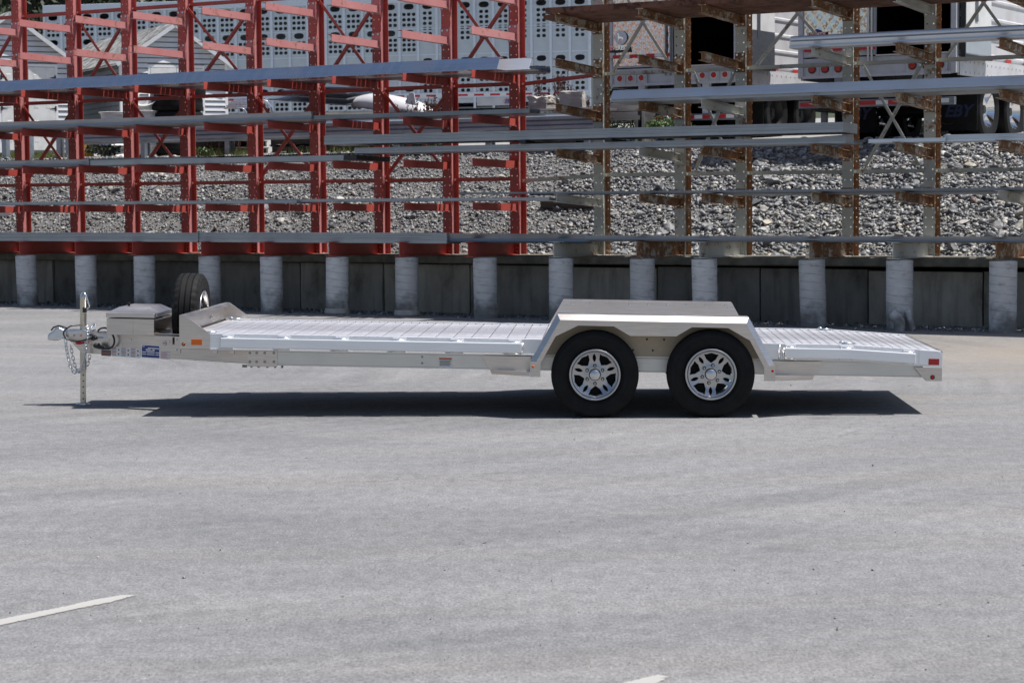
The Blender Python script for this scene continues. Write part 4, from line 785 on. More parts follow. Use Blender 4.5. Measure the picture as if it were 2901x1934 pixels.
# ---- fenders
def z4(X, Y): return 1350+X/4.238, 830+Y/4.238
def z5(X, Y): return 1800+X/4.238, 830+Y/4.238
A = [(-.993, .318), (-.991, .441), (-.780, .826), (.760, .826), (.977, .445), (.979, .318)]
Bp = [(-.943, .318), (-.943, .441), (-.755, .780), (.740, .778), (.928, .443), (.928, .318)]
Bo = [(-.993, .318), (-.991, .441), (-.943, .439), (-.755, .780), (.740, .778), (.928, .443), (.977, .445), (.979, .318)]
inn = [TL(*q, -1.30) for q in (z5(1545, 1055), z5(1545, 890), z5(1375, 570), z5(1330, 545), z5(1115, 420), z5(680, 410), z5(490, 520), z4(1845, 515), z4(1650, 400), z4(1220, 390), z4(1075, 460), z4(950, 520), z4(770, 840), z4(765, 1000))]
inn[0] = (inn[0][0], .318); inn[-1] = (inn[-1][0], .318)
def fender(s):
    fe = MB(); Y = lambda y: s*y
    fe.ext([(x, Y(1.300), z) for x, z in Bo+inn], (0, -s*.005, 0)); fe = fe.build('fender', AP, tr, bevel=.0015)
    for nm, i in (('front_slope', 1), ('top_plate', 2), ('rear_slope', 3)):
        b = MB(); p, q = A[i], A[i+1]; r_, t_ = Bp[i], Bp[i+1]
        nn = Vector((-(q[1]-p[1]), 0, q[0]-p[0])).normalized()*-.005
        b.ext([(p[0], Y(1.04), p[1]), (q[0], Y(1.04), q[1]), (q[0], Y(1.246), q[1]), (p[0], Y(1.246), p[1])], nn)
        b.ext([(p[0], Y(1.246), p[1]), (q[0], Y(1.246), q[1]), (t_[0], Y(1.2995), t_[1]), (r_[0], Y(1.2995), r_[1])], nn); b.build(nm, AP, fe, bevel=.0012)
    # inner wall of the wheel well, standing up above the deck
    iw = [(-.905, .466), (.885, .466), (.885, .60), (.758, .8245), (-.778, .8245), (-.905, .60)]
    b = MB(); b.ext([(x, Y(1.0415), z) for x, z in iw], (0, s*.004, 0)); w = b.build('wheel_well_wall', MT['alu_well_shade'] if s < 0 else AP, fe)  # near wall's tan holds the reflection of shaded ground in its colour
    for i in range(9):
        x = -.70+.175*i; b = MB(); b.cyl((x, Y(1.0415), .795), (x, Y(1.030), .795), .012, 10, .008); b.build('rivet', MT['zinc'], fe)
    for x, z in ((-.745, .775), (.728, .775)): b = MB(); b.cyl((x, Y(1.0415), z), (x, Y(1.034), z), .010, 10, .007); b.build('rivet', MT['zinc'], fe)
    for x, z in ((-.05, .62), (.0, .53), (.09, .62), (-.16, .53)): b = MB(); b.cyl((x, Y(1.0455), z), (x, Y(1.052), z), .009, 8); b.build('bolt', MT['black'], fe)
    for x, mt_ in ((-.968, MT['lamp_amber']), (.957, MT['lamp_red'])):
        b = MB(); b.cyl((x, Y(1.30), .40), (x, Y(1.307), .40), .0115, 16, .008); o = b.build('marker_lamp', mt_, fe, smooth='auto')
    # steps before and behind
    for d in (-1, 1):
        x0, x1, x2 = (-.995, -1.40, -1.18) if d < 0 else (.98, 1.39, 1.24)
        b = MB(); b.ext([(x0, Y(1.05), .462), (x1, Y(1.05), .462), (x1+(.07 if d < 0 else -.075), Y(1.05), .345), (x0, Y(1.05), .345)], (0, s*-.004, 0)); st = b.build('step', AP, tr, bevel=.001)
        xi = x1+(.075 if d < 0 else -.08)
        b = MB(); b.ext([(x0, Y(1.05), .352), (xi, Y(1.05), .352), (xi, Y(1.09), .352), (x0, Y(1.285), .352)], (0, 0, -.004)); b.build('tread', AP, st)
        b = MB(); b.ext([(x0, Y(1.285), .348), (xi, Y(1.09), .348), (xi+(.012 if d < 0 else -.012), Y(1.09), .316), (x0, Y(1.285), .320)], (0, s*-.004, 0)); b.build('step_lip', AP, st)
fender(-1); fender(1)
# ---- chains, cables, plug
def linkmesh():
    b = MB(); pts = [(.012*math.copysign(1, math.cos(t))*(1 if abs(math.cos(t)) > .0 else 0)+.009*math.cos(t), .0095*math.sin(t)*1.25, 0) for t in [2*math.pi*i/16 for i in range(16)]]
    b.tube(pts, .0038, 7, True); me = b.mesh('link', True); me.materials.append(MT['zinc']); return me
lk = linkmesh()
def chain(pts, name='safety_chain'):
    P = [Vector(p) for p in pts]; seg = []                     # resample a Catmull-Rom curve at link pitch
    cur = []
    for i in range(len(P)-1):
        p0, p1, p2, p3 = P[max(i-1, 0)], P[i], P[i+1], P[min(i+2, len(P)-1)]
        for k in range(30): t = k/30; cur.append(.5*((2*p1)+(p2-p0)*t+(2*p0-5*p1+4*p2-p3)*t*t+(3*p1-p0-3*p2+p3)*t*t*t))
    cur.append(P[-1]); out = [cur[0]]; acc = 0
    for a, c in zip(cur, cur[1:]):
        acc += (c-a).length
        if acc > .030: out.append(c); acc = 0
    root = None
    for i in range(len(out)-1):
        d = (out[i+1]-out[i]).normalized(); q = d.to_track_quat('X', 'Z').to_matrix().to_4x4(); M = T((out[i]+out[i+1])/2) @ q @ RX(math.pi/2 if i % 2 else .2)
        if root is None: root = inst(lk, name, tr, Matrix.Identity(4)); root.matrix_basis = M; base = M
        else: inst(lk, 'link', root, base.inverted() @ M)
def c1(X, Y, y): q = TL(*zb_(X, Y), y); return (q[0], y, q[1])
chain([c1(500, 940, -.10), c1(515, 1080, -.11), c1(560, 1300, -.12), c1(620, 1470, -.12), c1(700, 1495, -.12), c1(790, 1380, -.12), c1(830, 1170, -.13), c1(850, 980, -.13), c1(880, 830, -.12), c1(860, 760, -.10)])
chain([c1(590, 1050, .05), c1(620, 1230, .06), c1(670, 1420, .07), c1(740, 1490, .08), c1(830, 1440, .09), c1(890, 1300, .09), c1(905, 1200, .09)])
chain([c1(850, 730, -.08), c1(900, 765, -.09), c1(960, 745, -.08), c1(1000, 700, -.06), c1(940, 720, -.05)])
def cable(pts, r, name='cable'):
    P = [Vector(p) for p in pts]; cur = []
    for i in range(len(P)-1):
        p0, p1, p2, p3 = P[max(i-1, 0)], P[i], P[i+1], P[min(i+2, len(P)-1)]
        for k in range(8): t = k/8; cur.append(.5*((2*p1)+(p2-p0)*t+(2*p0-5*p1+4*p2-p3)*t*t+(3*p1-p0-3*p2+p3)*t*t*t))
    cur.append(P[-1]); b = MB(); b.tube(cur, r, 8); return b.build(name, MT['cable'], tr, smooth=True)
cable([c1(745, 710, -.05), c1(600, 722, -.10), c1(500, 790, -.12), c1(470, 850, -.12), c1(505, 920, -.12), c1(600, 965, -.12), c1(720, 978, -.12), c1(880, 940, -.12), c1(960, 905, -.10)], .0065)
cable([c1(900, 870, -.11), c1(980, 900, -.13), c1(1000, 930, -.14), c1(940, 950, -.12)], .010)
cable([c1(1045, 800, -.02), c1(1090, 765, -.12), c1(1170, 757, -.2), c1(1250, 810, -.24), c1(1310, 930, -.27), c1(1305, 1030, -.26), c1(1240, 1095, -.24), c1(1140, 1098, -.22)], .0085)
a, c = Vector(c1(1140, 1095, -.22)), Vector(c1(985, 1040, -.2)); b = MB(); b.cyl(a, a+(c-a)*.45, .012, 14, .02); b.cyl(a+(c-a)*.45, c, .021, 14, .024); b.cyl(a+(c-a)*.55+Vector((0, -.01, .0)), a+(c-a)*.55+Vector((.005, -.012, .03)), .009, 8); b.build('electrical_plug', MT['black'], tr, smooth='auto')
b = MB(); b.tube([c1(680, 1005, -.1), c1(740, 1010, -.11), c1(820, 1000, -.11)], [.012, .012, .006], 10); b.build('breakaway_switch', MT['plastic_red'], tr, smooth=True)
b = MB(); b.cyl(c1(975, 915, -.09), c1(975, 915, -.125), .022, 16); b.build('cable_gland', MT['black'], tr, bevel=.004)

# ================================================================ BEHIND THE RACKS
# ---------------------------------------------------------------- sheds
mt, n, b = new('shingle'); gi = n.nodes.new('ShaderNodeNewGeometry'); c = ramp(n, gi.outputs['Random Per Island'], [(0, (.10, .10, .098)), (.5, (.20, .197, .19)), (1, (.31, .305, .295))]); n.links.new(c, b.inputs['Base Color']); b.inputs['Roughness'].default_value = .95; bump(n, b, nz(n, coord(n), 60, 3), .4, .01)
def shed(label, M, w, L, h, rise, left_side, door):
    r = thing('shed', label, 'shed', M); ov = .14; cb = MB()
    cb.box(-w/2+.02, w/2-.02, .02, L-.02, 0, h); cb.ext([(-w/2+.02, .02, h), (w/2-.02, .02, h), (0, .02, h+rise-.06)], (0, L-.04, 0)); cb.build('wall', MT['vinyl_shaded'], r)
    c_ = .118; k = int((h+rise)/c_)
    def board(x0, x1, x2, x3, z, side=None):
        b = MB(); P_ = [(x0, -.020, z), (x1, -.020, z), (x1, .012, z), (x0, .012, z), (x3, .002, z+c_-.026), (x2, .002, z+c_-.026), (x2, .012, z+c_-.026), (x3, .012, z+c_-.026)]
        b.add(P_, [(0, 1, 5, 4), (3, 7, 6, 2), (0, 3, 2, 1), (4, 5, 6, 7), (0, 4, 7, 3), (1, 2, 6, 5)], side); b.build('siding_board', MT['vinyl'] if side is None else MT['vinyl_shaded'], r)  # side boards use a greyer copy, shade put into the vinyl colour
    for i in range(k):
        z = i*c_
        def half(zz): return w/2-.05 if zz <= h else max(.02, (w/2-.02)*(1-(zz-h)/rise))
        a, c2 = half(z), half(z+c_)
        if c2 <= .03: break
        if z < 1.92 and door: dx0, dx1 = door; board(-a, dx0-.06, dx0-.06, -c2, z); board(dx1+.06, a, c2, dx1+.06, z)
        else: board(-a, a, c2, -c2, z)
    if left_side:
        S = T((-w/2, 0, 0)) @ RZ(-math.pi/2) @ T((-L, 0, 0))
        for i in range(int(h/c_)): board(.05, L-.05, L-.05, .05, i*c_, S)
    for sx in (-1, 1):
        for yy in (0, L): b = MB(); x = sx*w/2; b.box(min(x, x-sx*.055), max(x, x-sx*.055), yy-.014 if yy == 0 else yy, yy if yy == 0 else yy+.014, 0, h); b.box(min(x, x+sx*.012), max(x, x+sx*.012), yy-.014 if yy == 0 else yy-.055, yy+.055 if yy == 0 else yy+.014, 0, h); b.build('corner_trim', MT['trim_white'], r)
        sl = math.hypot(w/2+ov, rise*(w/2+ov)/(w/2)); an = math.atan2(rise, w/2)
        Rm_ = Matrix.Identity(4); e = Vector((sx*math.cos(an), 0, -math.sin(an))); nn = Vector((sx*math.sin(an), 0, math.cos(an)))
        for i in range(3): Rm_[i][0] = e[i]; Rm_[i][1] = (0, 1, 0)[i]; Rm_[i][2] = nn[i]; Rm_[i][3] = (0, 0, h+rise)[i]
        b = MB(); b.box(0, sl, -ov, L+ov, -.05, -.012, Rm_); rf = b.build('roof', MT['trim_white'], r)
        b = MB()
        for q in range(int(sl/.13)+1):
            x0 = q*.13; y = -ov-.01-(.08 if q % 2 else 0)
            while y < L+ov: b.box(x0, min(x0+.15, sl+.02), max(y, -ov-.01)+.002, min(y+.165, L+ov+.01), -.012+.004, .006+random.uniform(0, .007), Rm_); y += .168
        struct(b.build('shingles', MT['shingle'], rf), 'stuff')
        b = MB(); b.box(0, sl, -ov-.024, -ov-.001, -.085, -.002, Rm_); b.build('fascia', MT['vinyl'], r)
    if door:
        dx0, dx1 = door; b = MB(); b.box(dx0-.06, dx1+.06, -.016, .012, 1.90, 1.96); b.box(dx0-.06, dx0-.005, -.016, .012, 0, 1.90); b.box(dx1+.005, dx1+.06, -.016, .012, 0, 1.90); b.build('door_trim', MT['trim_white'], r)
        mid = (dx0+dx1)/2
        for (a, c2, hx) in ((dx0, mid-.004, dx0), (mid+.004, dx1, dx1)):
            b = MB(); b.box(a, c2, -.022, .01, .06, 1.89); d = b.build('door', MT['white_paint'], r); W_ = c2-a
            for zz, hh in ((.20, .55), (.95, .50), (1.53, .24)):
                for q in (0, 1):
                    x0 = a+W_*(.12+.45*q); x1 = x0+W_*.31; b = MB(); vs = []
                    for ii, yy in ((0, -.0225), (.02, -.012), (.045, -.026)): vs += [(x0+ii, yy, zz+ii), (x1-ii, yy, zz+ii), (x1-ii, yy, zz+hh-ii), (x0+ii, yy, zz+hh-ii)]
                    b.add(vs, [(8, 9, 10, 11)]+[(t*4+j, t*4+(j+1) % 4, (t+1)*4+(j+1) % 4, (t+1)*4+j) for t in (0, 1) for j in range(4)]); b.build('door_panel', MT['white_paint'], d)
            for zz in (.35, .98, 1.66):
                s = 1 if hx == dx0 else -1; b = MB(); b.ext([(hx-s*.02, -.023, zz-.055), (hx-s*.02, -.023, zz+.055), (hx+s*.012, -.023, zz+.055), (hx+s*.02, -.023, zz+.018), (hx+s*.13, -.023, zz), (hx+s*.02, -.023, zz-.018), (hx+s*.012, -.023, zz-.055)], (0, -.006, 0)); b.build('hinge', MT['black'], d)
    return r
TH = math.radians(27)
def sp_(x, Y, t=0):
    q = PY(x, 300, Y); return T((q.x, q.y, 2.84)) @ RZ(TH)
shed('larger white vinyl sided shed with double panel doors, beside the dark trees', sp_(30, 47), 2.95, 3.6, 2.02, 1.06, False, (-.2, 1.0))
shed('white vinyl sided shed with a grey shingle roof and a shaded grey side wall', sp_(495, 48), 2.5, 6.6, 2.06, .84, True, (-.55, .65))
# ---------------------------------------------------------------- livestock trailer
pa, pb = PY(125, 20, 61.8), PY(1690, 268, 57.7); ang = math.atan2(pb.y-pa.y, pb.x-pa.x); LL = math.hypot(pb.x-pa.x, pb.y-pa.y); gz = 3.42
lt = thing('livestock_trailer', 'long aluminium livestock trailer with rows of punched air holes behind the racks', 'trailer', T((pa.x, pa.y, gz)) @ RZ(ang))
bay = .538; nb = int(LL/bay); pw = bay-.07
hA = [(3.62, .11, .082, [(pw/2, .15)])]+[(z, .07, .046, [(pw/2-.14, .053), (pw/2, .053), (pw/2+.14, .053)]) for z in (3.41, 3.265, 3.12)]+[(2.90, .12, .082, [(pw/2, .15)])]+[(z, .065, .046, [(pw/2-.14, .053), (pw/2, .053), (pw/2+.14, .053)]) for z in (2.71, 2.575, 2.44)]+[(1.36, .11, .075, [(pw/2, .135)])]+[(z, .065, .046, [(pw/2-.14, .053), (pw/2, .053), (pw/2+.14, .053)]) for z in (1.0, .87)]
hB = [(3.62, .11, .082, [(pw/2, .15)])]+[(z, .068, .046, [(pw/2-.078, .053), (pw/2+.078, .053)]) for z in (3.43, 3.29, 3.15, 3.01, 2.87, 2.73)]+[(2.12, .12, .08, [(pw/2, .14)])]+[(z, .068, .046, [(pw/2-.078, .053), (pw/2+.078, .053)]) for z in (1.72, 1.58, 1.44, 1.30)]
for nm, hs, z0 in (('A', hA, .78), ('B', hB, .95)):
    b = MB(); perf(b, 0, pw, z0, 3.74, 0, .045, hs, n=14, sq=2.6)
    me = b.mesh('side_panel'); me.materials.append(MT['panel_alu'])
    for i in range(nb):
        if (i < nb-9) == (nm == 'A'): inst(me, 'side_panel', lt, T((.035+i*bay, 0, 0)))
for i in range(nb+1): b = MB(); b.box(i*bay-.035, i*bay+.035, -.03, .0, .8, 3.76); b.build('rib', MT['panel_rib'], lt)
for z, h_ in ((3.74, .24), (2.28, .03), (3.0, .025)): b = MB(); b.box(-.035, nb*bay+.035, -.04 if h_ > .1 else -.012, .05 if h_ > .1 else -.001, z, z+h_); b.build('top_rail' if h_ > .1 else 'rail_strip', MT['panel_rib'], lt, bevel=.01 if h_ > .1 else 0)
b = MB(); b.box(-.035, nb*bay+.035, -.045, -.03, 1.09, 1.24); b.build('lower_rail', MT['panel_rib'], lt)
b = MB(); b.box(0, nb*bay, 2.5, 2.52, .8, 3.95); b.box(0, nb*bay, .05, 2.52, 3.95, 3.98); b.box(0, nb*bay, .05, 2.52, .8, .84); b.box(-.03, 0, 0, 2.5, .8, 3.95); b.box(nb*bay, nb*bay+.03, .05, 2.5, .8, 3.95); b.build('box_body', MT['alu_dark'], lt)
x = .1; i = 0; tm = {}
for nm, wd in (('tape_red', .279), ('tape_white', .178)): b = MB(); b.box(0, wd, -.048, -.0455, 1.135, 1.19); me = b.mesh('reflective_tape'); me.materials.append(MT[nm]); tm[nm] = (me, wd)
while x < nb*bay-.3: me, wd = tm['tape_red' if i % 2 == 0 else 'tape_white']; inst(me, 'reflective_tape', lt, T((x, 0, 0))); x += wd; i += 1
xE = (PY(1412, 282, 58.4)-pa).length; b = MB(); b.box(xE-.9, xE+.4, -.06, -.046, .86, 1.085); bp = b.build('name_plate', MT['trailer_white'], lt); text('lettering', 'EBY', .13, MT['brand_blue'], bp, T((xE, -.062, .97)) @ RX(math.pi/2), .002, .25, .006)
b = MB(); b.tube([(xE-.03+.11*math.cos(t), -.062, .97+.075*math.sin(t)) for t in [.9+i*.36 for i in range(13)]], .006, 6); b.build('logo_ring', MT['brand_red'], bp)
for xx in (1.5, 12.2, 13.5):
    for yy in (.15, 2.2): b = MB(); b.lathe([(0, -.14), (.3, -.14), (.48, -.12), (.51, -.06), (.51, .06), (.48, .12), (.3, .14), (0, .14)], 24, T((xx, yy+.1, .51)) @ RX(math.pi/2)); b.build('wheel', MT['rubber'], lt)
# ---------------------------------------------------------------- refrigerated trailers, rear ends towards us
def quilt(w, h, p=.17, amp=.008):
    b = MB(); nx, nz_ = int(w/p*6), int(h/p*6); vs = []
    for i in range(nx+1):
        for j in range(nz_+1):
            x, z = w*i/nx, h*j/nz_; a, c = (x+z*.8)/p, (x-z*.8)/p; fa, fc = abs(math.sin(math.pi*a)), abs(math.sin(math.pi*c))
            dent = .007*noise.noise(Vector((x*2.2, z*2.2, w*9)))
            vs.append((x, -amp*min(fa, fc)**.7+dent, z))
    b.add(vs, [(i*(nz_+1)+j, (i+1)*(nz_+1)+j, (i+1)*(nz_+1)+j+1, i*(nz_+1)+j+1) for i in range(nx) for j in range(nz_)]); return b
def reefer(label, u0, v, kind):
    z0 = yz(v+1.5)-.06; r = thing('refrigerated_trailer', label, 'trailer', RK @ T((u0, v, z0))); w = 2.6; WH = MT['trailer_white']; LN = 13.5; fl = 1.30; top = 4.05
    b = MB(); b.box(0, .09, 0, .14, fl-.30, top); b.build('rear_post', WH, r, bevel=.01); b = MB(); b.box(w-.09, w, 0, .14, fl-.30, top); b.build('rear_post', WH, r, bevel=.01); b = MB(); b.box(.09, w-.09, 0, .14, top-.15, top); b.build('header', WH, r)
    b = MB(); b.box(.09, w-.09, .02, .16, 1.0, fl); sill = b.build('sill', WH, r, bevel=.008); b = MB(); b.box(.09, w-.09, -.01, .018, .985, 1.03); b.build('sill_lip', WH, sill); b = MB(); b.box(w/2, w-.1, .0, .15, fl+.001, fl+.02); b.build('dock_plate', MT['alu'], sill)
    # box: outer skin with ribs, unlit interior put into a black lining colour
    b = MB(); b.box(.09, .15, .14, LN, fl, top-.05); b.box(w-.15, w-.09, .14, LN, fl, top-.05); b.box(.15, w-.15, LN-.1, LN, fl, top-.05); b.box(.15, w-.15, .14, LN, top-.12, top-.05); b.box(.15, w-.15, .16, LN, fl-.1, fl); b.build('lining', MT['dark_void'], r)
    for sx in (0, 1):
        xo = w if sx else 0; sg = 1 if sx else -1; b = MB(); z = fl-.02; b.box(min(xo-sg*.02, xo-sg*.08), max(xo-sg*.02, xo-sg*.08), .14, LN, fl-.05, top)
        b.build('side_skin', WH, r); q = 0
        while z < top-.1: b = MB(); b.ext([(xo-sg*.02, .14, z), (xo, .14, z+.02), (xo, .14, z+.055), (xo-sg*.02, .14, z+.075)], (0, LN-.2, 0)); b.build('side_rib', MT['trailer_white'], r); z += .29
        b = MB(); b.box(min(xo-sg*.03, xo+sg*.012), max(xo-sg*.03, xo+sg*.012), .14, LN, fl-.33, fl-.05); rl = b.build('bottom_rail', WH, r)
        if sx:
            b = MB()
            for q in range(60):
                for zz in (fl-.28, fl-.12): b.cyl((xo+.012, .4+q*.2, zz), (xo+.022, .4+q*.2, zz), .016, 6)
            struct(b.build('rivets', WH, rl), 'stuff')
            for q in range(10): b = MB(); b.box(xo+.013, xo+.015, .5+q*.9, .5+q*.9+.25, fl-.04, fl+.01); b.build('reflective_tape', MT['tape_red'], rl)
    # left door shut, quilted
    d = quilt(1.14, 2.45).build('door', MT['stainless'], r, smooth=True); d.matrix_basis = T((.12, -.012, fl+.05+(.16 if kind else .0)))
    b = MB(); b.box(.10, 1.30, .0, .05, fl+.02, top-.16); b.build('door_core', WH, d).matrix_basis = T((-.12, .012, -fl-.05-(.16 if kind else 0)))
    for xx in (1.20, 1.30 if not kind else 1.26): b = MB(); b.cyl((xx, -.05, 1.15), (xx, -.05, top-.1), .018, 10); b.build('lock_rod', MT['alu_dark'] if not kind else MT['alu'], r)
    for zz in (1.55, 2.6, 3.6): b = MB(); b.box(-.01, .30 if kind else .16, -.045, -.03, zz-.055, zz+.055); h_ = b.build('hinge', WH, r, bevel=.006)
    # right door folded back along the side
    b = MB(); b.box(w+.05, w+.10, .12, 1.32, fl-.02, top-.15); d2 = b.build('open_door', MT['white_paint'], r, bevel=.01)
    b = MB(); b.box(w+.101, w+.105, .14, 1.30, fl, fl+(.62 if not kind else .32)); b.build('scuff_plate', MT['alu_dark'] if not kind else MT['panel_alu'], d2)
    b = MB(); b.box(w+.1045, w+.112, .56, .68, fl+.5, fl+1.75); b.build('slot', MT['alu_dark'], d2)
    b = MB(); b.box(w+.04, w+.11, .10, 1.34, fl-.07, fl-.02); b.build('door_seal', MT['black'], d2)
    b = MB(); b.box(w+.04, w+.115, .085, .118, fl-.02, top-.15); b.build('door_seal', MT['black'], d2)
    # lamps
    for x0 in (.14, w-.14-.66):
        b = MB(); b.box(x0, x0+.66, -.006, .0, 1.03, 1.23); lb = b.build('lamp_box', MT['trailer_white'], r, bevel=.004)
        for q in range(3):
            cx = x0+.11+.22*q; b = MB(); b.cyl((cx, -.006, 1.13), (cx, -.02, 1.13), .066, 20); b.build('lamp_rim', MT['black'] if kind else MT['white_paint'], lb); b = MB(); b.cyl((cx, -.02, 1.13), (cx, -.032, 1.13), .052, 20, .047); b.build('tail_lamp', MT['lamp_red'], lb)
            b = MB(); b.box(cx+.104, cx+.116, -.03, -.006, 1.03, 1.23); b.build('divider', WH, lb)
    # bumper with tape
    zb0 = .58 if kind else .40
    b = MB(); b.box(.02, w-.02, -.02, .08, zb0-.06, zb0+.06); bu = b.build('bumper', MT['alu_dark'], r, bevel=.008); x = .05; q = 0
    while x < w-.1: wd = .29 if kind and q % 2 == 0 else (.2 if kind else .155); b = MB(); b.box(x, min(x+wd, w-.03), -.024, -.0205, zb0-.03, zb0+.035); b.build('reflective_tape', MT['tape_red' if q % 2 == 0 else 'tape_white'], bu); x += wd; q += 1
    for xx in (.62, 1.9): b = MB(); b.box(xx, xx+.13, .0, .10, zb0+.06, 1.0); b.build('bumper_strut', WH if not kind else MT['alu_dark'], r)
    # tape on the door
    zz = fl+.19 if not kind else fl+.10; x = .13; q = 0
    while x < 1.2: b = MB(); b.box(x, x+.17, -.055, -.05, zz, zz+.06); b.build('reflective_tape', MT['tape_red' if (q % 2 == 0 or kind) else 'tape_white'], r); x += .17; q += 1
    # running gear
    for yy in (1.9, 3.2):
        for xx in (.25, .56, 2.04, 2.35):
            b = MB(); b.lathe([(.29, -.11), (.33, -.13), (.46, -.13), (.50, -.10), (.505, 0), (.50, .10), (.46, .13), (.33, .13), (.29, .11)], 36, T((xx, yy, .505)) @ RY(math.pi/2)); wl = b.build('wheel', MT['rubber'], r, smooth='auto'); b = MB(); b.lathe([(0, .03), (.10, .04), (.14, -.02), (.25, -.02), (.29, .11)], 32, T((xx, yy, .505)) @ RY(math.pi/2)); b.build('rim', MT['chrome'] if kind else MT['black'], wl, smooth='auto')  # EVEREST rims are black: underbody shade put into their colour
        b = MB(); b.cyl((.2, yy, .505), (2.4, yy, .505), .07, 10); b.build('axle', MT['black'], r)
    b = MB(); b.box(.7, 1.0, .1, LN-.5, .75, .98); b.box(1.6, 1.9, .1, LN-.5, .75, .98); b.build('chassis', MT['black'], r)
    for xx in (.10, 1.80):
        b = MB(); b.box(xx, xx+.70, 1.25, 1.265, .16, .85); fp = b.build('mud_flap', MT['rubber'], r)
        if kind: text('lettering', 'EBY', .26, MT['flap_blue'], fp, T((xx+.38, 1.247, .46)) @ RX(math.pi/2), .002, .3, .008); b = MB(); b.tube([(xx+.22+.20*math.cos(t), 1.246, .46+.2*math.sin(t)) for t in [.9+i*.33 for i in range(14)]], .006, 6); b.build('logo_ring', MT['flap_red'], fp)
    for yy in (8.5,):
        for xx in (.5, 2.0): b = MB(); b.box(xx, xx+.12, yy, yy+.12, 0, 1.0); b.build('landing_leg', MT['alu_dark'], r)
    if not kind:
        q = RP(1762, 108, v); b = MB(); b.cyl((q[0]-u0, -.035, q[1]-z0), (q[0]-u0, -.05, q[1]-z0), .125, 28); em = b.build('round_emblem', MT['panel_alu'], r, bevel=.006)
        dog = [(-.055, -.075), (-.05, -.02), (-.058, .01), (-.05, .03), (-.052, .055), (-.075, .066), (-.05, .082), (-.035, .078), (-.03, .045), (-.015, .02), (.03, .012), (.055, .0), (.075, -.035), (.062, -.03), (.05, -.02), (.055, -.045), (.048, -.078), (.035, -.075), (.04, -.045), (.02, -.02), (-.02, -.015), (-.035, -.04), (-.04, -.075)]
        b = MB(); b.ext([(q[0]-u0+x, -.0505, q[1]-z0+z) for x, z in dog], (0, -.008, 0)); b.build('running_dog', MT['chrome'], em)
        q = RP(1759, 138, v); b = MB(); b.box(q[0]-u0-.20, q[0]-u0+.22, -.045, -.036, q[1]-z0-.075, q[1]-z0+.02); np_ = b.build('name_plate', MT['black'], r); text('lettering', 'EVEREST', .10, MT['chrome'], np_, T((q[0]-u0-.01, -.047, q[1]-z0+.005)) @ RX(math.pi/2), .004, 0, .004)
    else:
        q = RP(2317, 100, v); b = MB(); b.lathe([(0, -.008), (.085, -.008), (.09, 0)], 24, T((q[0]-u0, -.04, q[1]-z0)) @ RX(math.pi/2)); em = b.build('globe_badge', MT['brand_blue'], r); b = MB(); b.box(q[0]-u0-.15, q[0]-u0+.16, -.058, -.05, q[1]-z0-.04, q[1]-z0+.04, None); b.build('badge_bar', MT['brand_red'], em)
        text('lettering', 'UTILITY', .085, MT['decal_white'], em, T((q[0]-u0, -.060, q[1]-z0)) @ RX(math.pi/2), .002, .15, .002)
    return r
reefer('refrigerated trailer with quilted steel door, round dog emblem and EVEREST lettering', 7.27, 7.4, 0)
reefer('refrigerated trailer with quilted steel door and red and blue UTILITY badge, one door open', 12.23, 4.62, 1)
# ---------------------------------------------------------------- guardrail
gd = thing('guardrail', 'dark galvanised guardrail with posts along the top of the gravel bank', 'guardrail', RK)
zg = 2.86
wp = [(0, 0), (-.01, .03), (-.07, .06), (-.07, .11), (-.01, .14), (-.01, .19), (-.07, .22), (-.07, .27), (-.01, .30), (0, .33), (.006, .33), (-.003, .295), (-.062, .265), (-.062, .225), (-.003, .195), (-.003, .135), (-.062, .105), (-.062, .065), (-.003, .035), (.006, 0)]
us = [-2.82, .98, 4.8, 8.66]
for i in range(3): b = MB(); b.ext([(us[i]-.06*(i > 0), 4.5+y-.006*(i % 2), zg+z) for y, z in wp], (us[i+1]-us[i]+.06*(i > 0), 0, 0)); b.build('rail', MT['galvanised'], gd)
for x in (412, 650, 905, 1129, 1389, 1668): u_ = RP(x, 390, 4.6)[0]; b = MB(); b.box(u_-.05, u_+.05, 4.515, 4.525, 2.3, zg+.36); b.box(u_-.05, u_+.05, 4.675, 4.685, 2.3, zg+.36); b.box(u_-.004, u_+.004, 4.525, 4.675, 2.3, zg+.36); b.build('rail_post', MT['galvanised'], gd)
for x in (10, 78, 165, 190): u_ = RP(x, 400, 4.6)[0]; b = MB(); b.box(u_-.06, u_+.06, 4.6, 4.72, 2.35, 3.32); tag(b.build('steel_post', MT['galvanised'], mw=RK, bevel=.01), {10: 'stout dark steel post first of the row before the larger shed', 78: 'stout dark steel post beside the first red rack post, before the shed door', 165: 'stout dark steel post before the hinge side of the shed door', 190: 'stout dark steel post beside the open gap before the guardrail'}[x], 'post', 'steel posts by the shed')
